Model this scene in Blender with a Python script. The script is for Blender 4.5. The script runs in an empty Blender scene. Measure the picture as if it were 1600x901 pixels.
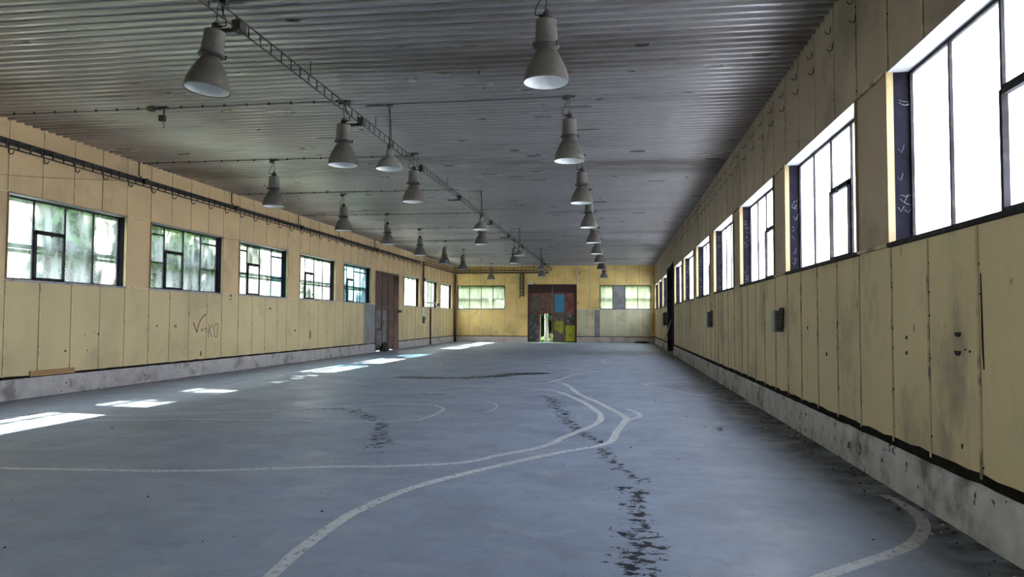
import bpy, bmesh, math, random
import numpy as np
from mathutils import Vector, Matrix, noise as mnoise

random.seed(7)
PI = math.pi
S = bpy.context.scene
COL = S.collection

# ------------------------------------------------------------------ camera (solved from the photograph's vanishing lines)
CAM = Vector((0, 0, 1.6))
FWD = Vector((-0.14035573, 0.98920825, 0.04203936))
RGT = Vector((0.99009868, 0.14032354, 0.00373037))
UPV = Vector((0.002209, -0.04214669, 0.99910899))
FPX = 1152.829
cd = bpy.data.cameras.new('camera'); cd.sensor_width = 36; cd.lens = FPX * 36 / 1600
cd.clip_start = .05; cd.clip_end = 400
cam = bpy.data.objects.new('camera', cd); COL.objects.link(cam)
M3 = Matrix((RGT, UPV, -FWD)).transposed()
cam.matrix_world = Matrix.Translation(CAM) @ M3.to_4x4()
S.camera = cam

def hit(px, py, axis, val):
    """where the sight line of a photo pixel meets a plane of the hall"""
    d = FWD + RGT * ((px - 800) / FPX) + UPV * ((450.5 - py) / FPX)
    return CAM + d * ((val - CAM[axis]) / d[axis])

XL, XR, H, YB, YF = -11.64, 2.632, 5.425, 52.13, -12.0

# ------------------------------------------------------------------ materials
MATS = {}
def mat(name, col, rough=.7, metal=0., var=.15, scale=3., dirt=None, dirt_amt=0., dirt_scale=1.2, bump=0., bump_scale=20.,
        stretch=(1, 1, 1), spec=.5, grime=None):
    m = bpy.data.materials.new(name); m.use_nodes = True
    nt = m.node_tree; N = nt.nodes; L = nt.links
    b = N['Principled BSDF']
    tc = N.new('ShaderNodeNewGeometry')
    mp = N.new('ShaderNodeMapping'); mp.inputs['Scale'].default_value = stretch
    L.new(tc.outputs['Position'], mp.inputs['Vector'])
    n1 = N.new('ShaderNodeTexNoise'); n1.inputs['Scale'].default_value = scale; n1.inputs['Detail'].default_value = 6
    L.new(mp.outputs[0], n1.inputs['Vector'])
    r = N.new('ShaderNodeValToRGB')
    r.color_ramp.elements[0].position = .3; r.color_ramp.elements[1].position = .7
    r.color_ramp.elements[0].color = tuple(c * (1 - var) for c in col) + (1,)
    r.color_ramp.elements[1].color = tuple(min(1, c * (1 + var)) for c in col) + (1,)
    L.new(n1.outputs['Fac'], r.inputs['Fac'])
    out = r.outputs['Color']
    if dirt:
        n2 = N.new('ShaderNodeTexNoise'); n2.inputs['Scale'].default_value = dirt_scale; n2.inputs['Detail'].default_value = 9
        n2.inputs['Roughness'].default_value = .65
        L.new(mp.outputs[0], n2.inputs['Vector'])
        mr = N.new('ShaderNodeMapRange'); mr.interpolation_type = 'SMOOTHSTEP'
        mr.inputs['From Min'].default_value = .49; mr.inputs['From Max'].default_value = .68
        mr.inputs['To Max'].default_value = dirt_amt
        L.new(n2.outputs['Fac'], mr.inputs['Value'])
        mx = N.new('ShaderNodeMix'); mx.data_type = 'RGBA'
        L.new(mr.outputs[0], mx.inputs['Factor']); L.new(out, mx.inputs['A']); mx.inputs['B'].default_value = tuple(dirt) + (1,)
        out = mx.outputs['Result']
    if grime:       # fine dark specks and runs: (colour, threshold, scale, stretch)
        gc, gt, gs, gst = grime
        mp3 = N.new('ShaderNodeMapping'); mp3.inputs['Scale'].default_value = gst
        L.new(tc.outputs['Position'], mp3.inputs['Vector'])
        n4 = N.new('ShaderNodeTexNoise'); n4.inputs['Scale'].default_value = gs; n4.inputs['Detail'].default_value = 4
        L.new(mp3.outputs[0], n4.inputs['Vector'])
        m4 = N.new('ShaderNodeMapRange'); m4.inputs['From Min'].default_value = gt; m4.inputs['From Max'].default_value = gt + .06
        L.new(n4.outputs['Fac'], m4.inputs['Value'])
        mx4 = N.new('ShaderNodeMix'); mx4.data_type = 'RGBA'
        L.new(m4.outputs[0], mx4.inputs['Factor']); L.new(out, mx4.inputs['A']); mx4.inputs['B'].default_value = tuple(gc) + (1,)
        out = mx4.outputs['Result']
    L.new(out, b.inputs['Base Color'])
    b.inputs['Roughness'].default_value = rough; b.inputs['Metallic'].default_value = metal
    b.inputs['Specular IOR Level'].default_value = spec
    if bump:
        n3 = N.new('ShaderNodeTexNoise'); n3.inputs['Scale'].default_value = bump_scale; n3.inputs['Detail'].default_value = 5
        L.new(tc.outputs['Position'], n3.inputs['Vector'])
        bp = N.new('ShaderNodeBump'); bp.inputs['Strength'].default_value = bump; bp.inputs['Distance'].default_value = .05
        L.new(n3.outputs['Fac'], bp.inputs['Height']); L.new(bp.outputs[0], b.inputs['Normal'])
    MATS[name] = m
    return m

def glass(name, col, clear, streak=.3, tscale=1.5, trough=0.12, tint=(.93, .97, .95)):
    """obscured wired glazing: part lets the view through, part scatters it, streaked with dirt; a little gloss"""
    m = bpy.data.materials.new(name); m.use_nodes = True
    nt = m.node_tree; N = nt.nodes; L = nt.links; N.clear()
    o = N.new('ShaderNodeOutputMaterial')
    tr = N.new('ShaderNodeBsdfTransparent'); tr.inputs[0].default_value = tuple(tint) + (1,)
    tl = N.new('ShaderNodeBsdfTranslucent'); tl.inputs[0].default_value = tuple(col) + (1,)
    g = N.new('ShaderNodeNewGeometry')
    mp = N.new('ShaderNodeMapping'); mp.inputs['Scale'].default_value = (2.5, 2.5, .8)
    L.new(g.outputs['Position'], mp.inputs['Vector'])
    n = N.new('ShaderNodeTexNoise'); n.inputs['Scale'].default_value = tscale; n.inputs['Detail'].default_value = 5
    L.new(mp.outputs[0], n.inputs['Vector'])
    r = N.new('ShaderNodeMapRange'); r.inputs['From Min'].default_value = .35; r.inputs['From Max'].default_value = .65
    r.inputs['To Min'].default_value = 1 - clear - streak / 2; r.inputs['To Max'].default_value = min(1, 1 - clear + streak / 2)
    L.new(n.outputs['Fac'], r.inputs['Value'])
    mx = N.new('ShaderNodeMixShader'); L.new(r.outputs[0], mx.inputs[0]); L.new(tr.outputs[0], mx.inputs[1]); L.new(tl.outputs[0], mx.inputs[2])
    gl = N.new('ShaderNodeBsdfGlossy'); gl.inputs['Roughness'].default_value = trough
    m2 = N.new('ShaderNodeMixShader'); m2.inputs[0].default_value = .04
    L.new(mx.outputs[0], m2.inputs[1]); L.new(gl.outputs[0], m2.inputs[2]); L.new(m2.outputs[0], o.inputs[0])
    MATS[name] = m
    return m

W_Y = (.66, .515, .27); W_T = (.70, .49, .26)
mat('panel_yellow', W_Y, .55, var=.07, scale=.9, dirt=(.34, .28, .17), dirt_amt=.45, dirt_scale=.7, bump=.12, bump_scale=2.2,
    grime=((.10, .08, .06), .74, 9., (1, 1, .45)))
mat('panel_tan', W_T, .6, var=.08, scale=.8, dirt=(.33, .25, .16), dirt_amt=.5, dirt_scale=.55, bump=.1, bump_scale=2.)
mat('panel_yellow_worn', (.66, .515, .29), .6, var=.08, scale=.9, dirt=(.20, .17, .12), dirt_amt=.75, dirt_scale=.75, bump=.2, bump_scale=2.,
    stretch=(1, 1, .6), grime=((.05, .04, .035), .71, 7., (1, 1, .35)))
mat('panel_tan_right', (.46, .35, .245), .65, var=.08, scale=.8, dirt=(.2, .155, .11), dirt_amt=.6, dirt_scale=.5, bump=.15, bump_scale=2.)  # darker, browner base than the left wall's upper panels, with dirt patches
mat('panel_back', (.78, .55, .20), .5, var=.1, scale=1.2, dirt=(.42, .29, .115), dirt_amt=.7, dirt_scale=.65, bump=.8, bump_scale=1.6,
    grime=((.16, .10, .05), .69, 3., (1, 1, .5)))
mat('panel_back_pale', (.56, .52, .36), .5, var=.08, scale=1.2, dirt=(.34, .30, .18), dirt_amt=.6, dirt_scale=1.1, bump=.35, bump_scale=1.6)
mat('gap_black', (.014, .011, .010), .95, var=.4, scale=9, spec=.1)
mat('gap_dark', (.13, .095, .055), .9, var=.3)
mat('rib_yellow', (.76, .61, .36), .55, var=.12, scale=5, dirt=(.12, .09, .06), dirt_amt=.7, dirt_scale=5)  # flange tone lightened to paint in the highlight along the left seams
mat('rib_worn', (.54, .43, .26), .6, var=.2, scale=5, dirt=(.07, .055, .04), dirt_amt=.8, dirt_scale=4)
mat('rib_back', (.90, .72, .40), .5, var=.2, scale=5, dirt=(.2, .13, .06), dirt_amt=.6, dirt_scale=5)
mat('grey_sheet', (.22, .225, .245), .6, var=.15, scale=2, dirt=(.12, .11, .11), dirt_amt=.6)
mat('concrete_plinth', (.50, .47, .47), .9, var=.15, scale=4, dirt=(.20, .165, .15), dirt_amt=.75, dirt_scale=2.2, bump=.5, bump_scale=14,
    grime=((.09, .075, .065), .66, 8., (1, 1, 1)))
mat('concrete_plinth_dirty', (.52, .49, .47), .9, var=.2, scale=4, dirt=(.14, .10, .08), dirt_amt=.85, dirt_scale=1.6, bump=.6, bump_scale=12,
    grime=((.05, .04, .035), .63, 7., (1, 1, 1)))
mat('concrete_plinth_back', (.50, .42, .38), .9, var=.15, scale=4, dirt=(.24, .17, .14), dirt_amt=.6, dirt_scale=2.)
mat('steel_black', (.016, .015, .019), .7, spec=.2, var=.4, scale=8, dirt=(.07, .05, .04), dirt_amt=.5, dirt_scale=9)
mat('jamb_black', (.010, .009, .014), .95, var=.3, scale=8, spec=.05)
mat('cobweb', (.25, .25, .27), .9, var=.2)
mat('soffit_white', (.30, .30, .31), .55, var=.1, scale=3, dirt=(.35, .34, .35), dirt_amt=.6, dirt_scale=3)
mat('flange_yellow', (.30, .215, .095), .5, var=.15, scale=6, dirt=(.22, .15, .08), dirt_amt=.5, dirt_scale=8)
mat('sill_grey', (.42, .40, .42), .7, var=.25, scale=6, dirt=(.15, .13, .13), dirt_amt=.6, dirt_scale=7)
mat('rail_bluegrey', (.16, .19, .24), .6, var=.1)
mat('rust_brown', (.105, .06, .048), .75, var=.3, scale=3, dirt=(.2, .105, .07), dirt_amt=.5, dirt_scale=2.5, stretch=(1, 1, .4))
mat('rust_red', (.17, .05, .035), .7, var=.35, scale=3, dirt=(.22, .15, .13), dirt_amt=.6, dirt_scale=3.2)
mat('rust_grime', (.16, .085, .07), .75, var=.4, scale=4, dirt=(.06, .04, .035), dirt_amt=.8, dirt_scale=3.)
mat('dark_maroon', (.045, .017, .015), .7, var=.4, scale=3, stretch=(6, 6, .4))
mat('green_grime', (.10, .10, .085), .75, var=.4, scale=3, dirt=(.16, .06, .045), dirt_amt=.8, dirt_scale=3)
mat('dark_grime', (.06, .055, .05), .75, var=.5, scale=4, dirt=(.22, .24, .22), dirt_amt=.8, dirt_scale=4)
mat('blue_paint', (.045, .22, .36), .5, var=.15, scale=3, dirt=(.05, .10, .14), dirt_amt=.4, dirt_scale=4)
mat('yellow_green', (.36, .37, .03), .8, var=.25, scale=5, dirt=(.10, .10, .045), dirt_amt=.8, dirt_scale=2.5)
mat('brown_grey', (.12, .095, .075), .75, var=.3, scale=4, dirt=(.05, .04, .035), dirt_amt=.6)
mat('door_grey', (.17, .16, .165), .7, var=.3, scale=4, dirt=(.08, .05, .04), dirt_amt=.7)
mat('door_dark', (.028, .022, .028), .8, spec=.15, var=.4, scale=3)
mat('lamp_grey', (.155, .14, .122), .55, metal=.15, var=.12, scale=14, dirt=(.10, .085, .07), dirt_amt=.5, dirt_scale=9)
mat('lamp_pale', (.27, .26, .225), .5, metal=.1, var=.1, scale=14, dirt=(.16, .14, .11), dirt_amt=.5, dirt_scale=9)
mat('lamp_white', (.86, .87, .88), .3, var=.05, scale=12)
mat('lamp_dark', (.05, .045, .042), .6, var=.3, scale=20)
mat('iron_dark', (.03, .025, .023), .65, var=.4, scale=12, dirt=(.09, .055, .035), dirt_amt=.6, dirt_scale=10)
mat('iron_rust', (.12, .07, .04), .75, var=.4, scale=9, dirt=(.05, .03, .02), dirt_amt=.6, dirt_scale=6)
mat('cable_black', (.018, .017, .018), .6, var=.2)
mat('clip_light', (.4, .38, .36), .5, var=.1)
mat('box_pale', (.46, .46, .43), .55, var=.1, dirt=(.28, .26, .22), dirt_amt=.5, dirt_scale=9)
mat('box_dark', (.11, .11, .12), .5, var=.15)
mat('socket_black', (.03, .03, .034), .4, var=.15)
mat('wood_orange', (.42, .235, .105), .75, var=.22, scale=14, stretch=(1, .15, 1))
mat('wood_pale', (.42, .37, .31), .8, var=.2, scale=9)
mat('white_trim', (.72, .72, .72), .6, var=.1)
mat('marker_red', (.20, .022, .018), .7, var=.1)
mat('marker_brown', (.17, .135, .095), .8, var=.3, scale=30)
mat('hole_dark', (.018, .012, .013), .9, var=.3)
mat('debris_dark', (.045, .042, .042), .9, var=.5, scale=15)
mat('rag_white', (.7, .68, .64), .9, var=.1)
mat('bark', (.16, .13, .10), .9, var=.35, scale=6, stretch=(1, 1, .3))
mat('bark_birch', (.5, .5, .46), .8, var=.12, scale=6, dirt=(.07, .06, .05), dirt_amt=.9, dirt_scale=4, stretch=(.6, .6, 3))
mat('grass_ground', (.026, .054, .014), 1., spec=0., var=.35, scale=1.5, dirt=(.05, .06, .025), dirt_amt=.4, dirt_scale=.5)
mat('bounce_pale', (.5, .48, .45), .9, var=.1, scale=1)
mat('pale_render', (.66, .62, .55), .9, var=.06, scale=1)
mat('roof_slate', (.20, .23, .28), .7, var=.15, scale=2)

glass('glass_left', (.31, .35, .34), .64, .5, tint=(.68, .78, .74))
glass('glass_far', (.55, .60, .52), .72, .3, tint=(.55, .60, .55))
glass('glass_right', (.70, .76, .84), .25, .3, tint=(.86, .94, .97))
glass('glass_back', (.30, .335, .22), .38, .25, tint=(.26, .30, .20))
glass('glass_clear', (.8, .95, .9), .95, .06, tint=(.75, .85, .8))
glass('glass_blue', (.13, .23, .28), .5, .3, tint=(.27, .47, .56))

def leafmat(name, c1, c2):
    m = bpy.data.materials.new(name); m.use_nodes = True
    nt = m.node_tree; N = nt.nodes; L = nt.links; N.clear()
    o = N.new('ShaderNodeOutputMaterial')
    g = N.new('ShaderNodeNewGeometry')
    n = N.new('ShaderNodeTexNoise'); n.inputs['Scale'].default_value = 1.1; n.inputs['Detail'].default_value = 4
    L.new(g.outputs['Position'], n.inputs['Vector'])
    r = N.new('ShaderNodeValToRGB'); r.color_ramp.elements[0].position = .35; r.color_ramp.elements[1].position = .65
    r.color_ramp.elements[0].color = c1 + (1,); r.color_ramp.elements[1].color = c2 + (1,)
    L.new(n.outputs['Fac'], r.inputs['Fac'])
    d = N.new('ShaderNodeBsdfDiffuse'); t = N.new('ShaderNodeBsdfTranslucent')
    L.new(r.outputs[0], d.inputs[0]); L.new(r.outputs[0], t.inputs[0])
    mx = N.new('ShaderNodeMixShader'); mx.inputs[0].default_value = .45
    L.new(d.outputs[0], mx.inputs[1]); L.new(t.outputs[0], mx.inputs[2]); L.new(mx.outputs[0], o.inputs[0])
    MATS[name] = m
leafmat('leaf_mid', (.02, .065, .02), (.06, .13, .035))
leafmat('leaf_bright', (.04, .10, .015), (.11, .18, .04))
leafmat('leaf_dark', (.006, .035, .014), (.02, .075, .03))

# ceiling: soiled galvanised trapezoid sheet
def ceiling_mat():
    m = mat('ceiling_sheet', (.42, .40, .40), .30, metal=.72, var=.10, scale=.5, dirt=(.13, .105, .085), dirt_amt=.75, dirt_scale=.22,
            stretch=(.35, 1.6, 1), grime=((.05, .045, .042), .70, 2.2, (.5, 4, 1)), spec=.5)
    nt = m.node_tree; N = nt.nodes; L = nt.links; b = N['Principled BSDF']
    g = N.new('ShaderNodeNewGeometry')
    mp = N.new('ShaderNodeMapping'); mp.inputs['Scale'].default_value = (.5, 5, 1); L.new(g.outputs['Position'], mp.inputs['Vector'])
    n = N.new('ShaderNodeTexNoise'); n.inputs['Scale'].default_value = 1.5; n.inputs['Detail'].default_value = 4; L.new(mp.outputs[0], n.inputs['Vector'])
    r = N.new('ShaderNodeMapRange'); r.inputs['From Min'].default_value = .3; r.inputs['From Max'].default_value = .7
    r.inputs['To Min'].default_value = .26; r.inputs['To Max'].default_value = .42
    L.new(n.outputs['Fac'], r.inputs['Value']); L.new(r.outputs[0], b.inputs['Roughness'])
    bp = N.new('ShaderNodeBump'); bp.inputs['Strength'].default_value = .07; bp.inputs['Distance'].default_value = .02
    L.new(n.outputs['Fac'], bp.inputs['Height']); L.new(bp.outputs[0], b.inputs['Normal'])
ceiling_mat()

def floor_mat():
    m = bpy.data.materials.new('concrete_floor'); m.use_nodes = True
    nt = m.node_tree; N = nt.nodes; L = nt.links; b = N['Principled BSDF']
    g = N.new('ShaderNodeNewGeometry'); P = g.outputs['Position']
    def nz(scale, det, st=(1, 1, 1), ro=.6):
        mp = N.new('ShaderNodeMapping'); mp.inputs['Scale'].default_value = st; L.new(P, mp.inputs['Vector'])
        n = N.new('ShaderNodeTexNoise'); n.inputs['Scale'].default_value = scale; n.inputs['Detail'].default_value = det
        n.inputs['Roughness'].default_value = ro
        L.new(mp.outputs[0], n.inputs['Vector']); return n.outputs['Fac']
    def rng(v, a, c, lo=0., hi=1.):
        r = N.new('ShaderNodeMapRange'); r.inputs['From Min'].default_value = a; r.inputs['From Max'].default_value = c
        r.inputs['To Min'].default_value = lo; r.inputs['To Max'].default_value = hi; L.new(v, r.inputs['Value']); return r.outputs[0]
    def mth(op, a, c):
        x = N.new('ShaderNodeMath'); x.operation = op
        for i, v in enumerate((a, c)):
            if isinstance(v, (int, float)): x.inputs[i].default_value = v
            else: L.new(v, x.inputs[i])
        return x.outputs[0]
    def mix(f, a, c):
        x = N.new('ShaderNodeMix'); x.data_type = 'RGBA'; L.new(f, x.inputs['Factor'])
        for k, v in (('A', a), ('B', c)):
            if isinstance(v, tuple): x.inputs[k].default_value = v + (1,)
            else: L.new(v, x.inputs[k])
        return x.outputs['Result']
    r = N.new('ShaderNodeValToRGB'); e = r.color_ramp.elements
    e[0].position = .3; e[0].color = (.215, .25, .335, 1); e[1].position = .72; e[1].color = (.295, .345, .46, 1)
    L.new(nz(.55, 8), r.inputs['Fac'])
    c = r.outputs['Color']
    c = mix(rng(nz(4, 8, (1, 1, 1), .75), .5, .72, 0, .7), c, (.165, .19, .24))
    c = mix(rng(nz(.9, 7, (1, 1, 1), .7), .5, .66, 0, .45), c, (.17, .185, .225))          # fine mottling
    c = mix(rng(nz(2.0, 7, (.9, 1.2, 1), .7), .54, .70, 0, .5), c, (.40, .42, .46))             # pale scuffs
    c = mix(rng(nz(22, 3), .69, .73, 0, .9), c, (.04, .04, .048))                          # specks
    at = N.new('ShaderNodeAttribute'); at.attribute_name = 'crack'
    k = mth('ADD', mth('MULTIPLY', at.outputs['Fac'], .25), nz(8.5, 9, (.9, 1.1, 1), .72))
    kc = rng(k, .735, .765, 0, .97)
    c = mix(kc, c, (.010, .010, .015))
    ad = N.new('ShaderNodeAttribute'); ad.attribute_name = 'dirt'
    k2 = mth('MULTIPLY', ad.outputs['Fac'], rng(nz(2.6, 9, (1, 1, 1), .74), .36, .58, .12, 1.))
    c = mix(k2, c, (.022, .02, .02))
    L.new(c, b.inputs['Base Color'])
    rr = rng(nz(1.3, 6), .3, .7, .38, .62); L.new(rr, b.inputs['Roughness'])
    L.new(mth('SUBTRACT', .5, mth('MULTIPLY', kc, .45)), b.inputs['Specular IOR Level'])
    bp = N.new('ShaderNodeBump'); bp.inputs['Strength'].default_value = .25; bp.inputs['Distance'].default_value = .01
    L.new(nz(12, 6), bp.inputs['Height']); L.new(bp.outputs[0], b.inputs['Normal'])
    MATS['concrete_floor'] = m
floor_mat()

def paint_mat():
    m = bpy.data.materials.new('floor_paint'); m.use_nodes = True
    nt = m.node_tree; N = nt.nodes; L = nt.links; b = N['Principled BSDF']; o = N['Material Output']
    b.inputs['Base Color'].default_value = (.62, .64, .66, 1); b.inputs['Roughness'].default_value = .6
    g = N.new('ShaderNodeNewGeometry'); n = N.new('ShaderNodeTexNoise'); n.inputs['Scale'].default_value = 16; n.inputs['Detail'].default_value = 6
    n.inputs['Roughness'].default_value = .75
    L.new(g.outputs['Position'], n.inputs['Vector'])
    r = N.new('ShaderNodeMapRange'); r.inputs['From Min'].default_value = .52; r.inputs['From Max'].default_value = .68
    r.inputs['To Min'].default_value = .92; r.inputs['To Max'].default_value = .15
    L.new(n.outputs['Fac'], r.inputs['Value'])
    t = N.new('ShaderNodeBsdfTransparent'); mx = N.new('ShaderNodeMixShader')
    iv = N.new('ShaderNodeMath'); iv.operation = 'SUBTRACT'; iv.inputs[0].default_value = 1
    L.new(r.outputs[0], iv.inputs[1]); L.new(iv.outputs[0], mx.inputs[0])
    L.new(b.outputs[0], mx.inputs[1]); L.new(t.outputs[0], mx.inputs[2]); L.new(mx.outputs[0], o.inputs[0])
    MATS['floor_paint'] = m
paint_mat()

# ------------------------------------------------------------------ mesh builder
IDENT = lambda u, z, d: (u, d, z)
class MB:
    def __init__(s): s.v = []; s.f = []; s.m = []; s.mats = []; s.smooth = []
    def mi(s, name):
        if name not in s.mats: s.mats.append(name)
        return s.mats.index(name)
    def face(s, idx, m, sm=False): s.f.append(tuple(idx)); s.m.append(m); s.smooth.append(sm)
    def box(s, a0, a1, b0, b1, c0, c1, mname, fn=None):
        """box in (u, z, d) when fn maps that to the hall, else plain x, y, z"""
        if fn is None: fn = lambda x, y, z: (x, y, z)
        n = len(s.v); m = s.mi(mname)
        for c in (c0, c1):
            for (a, b) in ((a0, b0), (a1, b0), (a1, b1), (a0, b1)): s.v.append(fn(a, b, c))
        for q in ((0, 3, 2, 1), (4, 5, 6, 7), (0, 1, 5, 4), (1, 2, 6, 5), (2, 3, 7, 6), (3, 0, 4, 7)): s.face([n + i for i in q], m)
        return s
    def quad(s, pts, mname):
        n = len(s.v); s.v += [tuple(p) for p in pts]; s.face(range(n, n + len(pts)), s.mi(mname)); return s
    def lathe(s, prof, mname, seg=32, c=(0, 0), closed=False):
        n = len(s.v); m = s.mi(mname); k = len(prof)
        for (r, z) in prof:
            for i in range(seg):
                a = 2 * PI * i / seg; s.v.append((c[0] + r * math.cos(a), c[1] + r * math.sin(a), z))
        for j in range(k if closed else k - 1):
            j2 = (j + 1) % k
            for i in range(seg):
                i2 = (i + 1) % seg
                s.face((n + j * seg + i, n + j * seg + i2, n + j2 * seg + i2, n + j2 * seg + i), m, True)
        if not closed:
            if prof[0][0] > 1e-5: s.face([n + i for i in range(seg)][::-1], m)
            if prof[-1][0] > 1e-5: s.face([n + (k - 1) * seg + i for i in range(seg)], m)
        return s
    def tube(s, pts, r, mname, seg=8, cap=True):
        pts = [Vector(p) for p in pts]; n = len(s.v); m = s.mi(mname)
        nrm = None
        for i, p in enumerate(pts):
            t = (pts[min(i + 1, len(pts) - 1)] - pts[max(i - 1, 0)]).normalized()
            if nrm is None:
                nrm = t.orthogonal().normalized()
            nrm = (nrm - t * nrm.dot(t))
            nrm = nrm.normalized() if nrm.length > 1e-6 else t.orthogonal().normalized()
            bn = t.cross(nrm); ri = r[i] if isinstance(r, (list, tuple)) else r
            for q in range(seg):
                a = 2 * PI * q / seg; s.v.append(tuple(p + nrm * (ri * math.cos(a)) + bn * (ri * math.sin(a))))
        for i in range(len(pts) - 1):
            for q in range(seg):
                q2 = (q + 1) % seg
                s.face((n + i * seg + q, n + i * seg + q2, n + (i + 1) * seg + q2, n + (i + 1) * seg + q), m, True)
        if cap:
            s.face([n + q for q in range(seg)][::-1], m); s.face([n + (len(pts) - 1) * seg + q for q in range(seg)], m)
        return s
    def build(s, name, parent=None, bevel=0., fix=True):
        me = bpy.data.meshes.new(name); me.from_pydata([tuple(v) for v in s.v], [], s.f)
        for mn in s.mats: me.materials.append(MATS[mn])
        me.polygons.foreach_set('material_index', s.m); me.polygons.foreach_set('use_smooth', s.smooth)
        if fix:
            bm = bmesh.new(); bm.from_mesh(me); bmesh.ops.recalc_face_normals(bm, faces=bm.faces); bm.to_mesh(me); bm.free()
        me.update()
        o = bpy.data.objects.new(name, me); COL.objects.link(o)
        if parent is not None:
            o.parent = parent; o.matrix_parent_inverse = parent.matrix_basis.inverted()
        if bevel:
            b = o.modifiers.new('bevel', 'BEVEL'); b.width = bevel; b.segments = 2; b.limit_method = 'ANGLE'
        return o

def tag(o, label=None, cat=None, group=None, kind=None):
    if label: o['label'] = label
    if cat: o['category'] = cat
    if group: o['group'] = group
    if kind: o['kind'] = kind
    return o
def empty(name, loc, rz=0.):
    o = bpy.data.objects.new(name, None); COL.objects.link(o); o.location = loc; o.rotation_euler = (0, 0, rz)
    o.empty_display_size = .1
    return o
def local(mb, name, parent, **k):
    """a part whose vertices are given in its thing's own coordinates"""
    o = mb.build(name, None, **k); o.parent = parent; return o
def copy_tree(o, parent=None):
    c = o.copy(); COL.objects.link(c); c.parent = parent
    for ch in list(o.children): copy_tree(ch, c)
    return c
def ordinal(i): return ['first', 'second', 'third', 'fourth', 'fifth', 'sixth', 'seventh', 'eighth', 'ninth', 'tenth', 'eleventh', 'twelfth'][i]
def catmull(pts, n=8):
    P = [Vector(p) for p in pts]; P = [P[0] * 2 - P[1]] + P + [P[-1] * 2 - P[-2]]; out = []
    for i in range(1, len(P) - 2):
        a, b, c, d = P[i - 1:i + 3]
        for k in range(n):
            t = k / n
            out.append(.5 * ((2 * b) + (c - a) * t + (2 * a - 5 * b + 4 * c - d) * t * t + (3 * b - a - 3 * c + d) * t ** 3))
    out.append(P[-2]); return out

# ------------------------------------------------------------------ walls
Z0, Z1, ZP = 2.34, 4.03, .42            # window sill, window head, plinth top
mapL = lambda u, z, d: (XL - d, u, z)   # d grows out of the hall
mapR = lambda u, z, d: (XR + d, u, z)
mapB = lambda u, z, d: (u, YB + d, z)

LW = [(-9.6, -6.1), (-5.1, -1.6), (-.75, 2.75), (8.22, 11.7), (12.65, 16.15), (17.07, 20.53), (21.5, 24.9), (25.95, 29.42), (30.4, 33.88), (39.38, 42.7), (43.73, 47.13), (48.03, 51.4)]  # first three are unseen, added to brighten the right wall
LD = (34.65, 38.5)
RW = [(4.1, 7.55), (8.5, 11.93), (12.82, 16.2), (17.17, 20.5), (21.45, 24.88), (25.9, 29.5), (30.45, 34.15), (39.45, 43.0), (43.95, 47.3), (48.2, 51.5)]
RD = (34.95, 39.0)
BW = [(-11.36, -7.9), (-1.16, 2.35)]
BD = (-6.25, -2.79)
ZD = dict(L=3.98, R=4.2, B=4.1)

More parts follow.
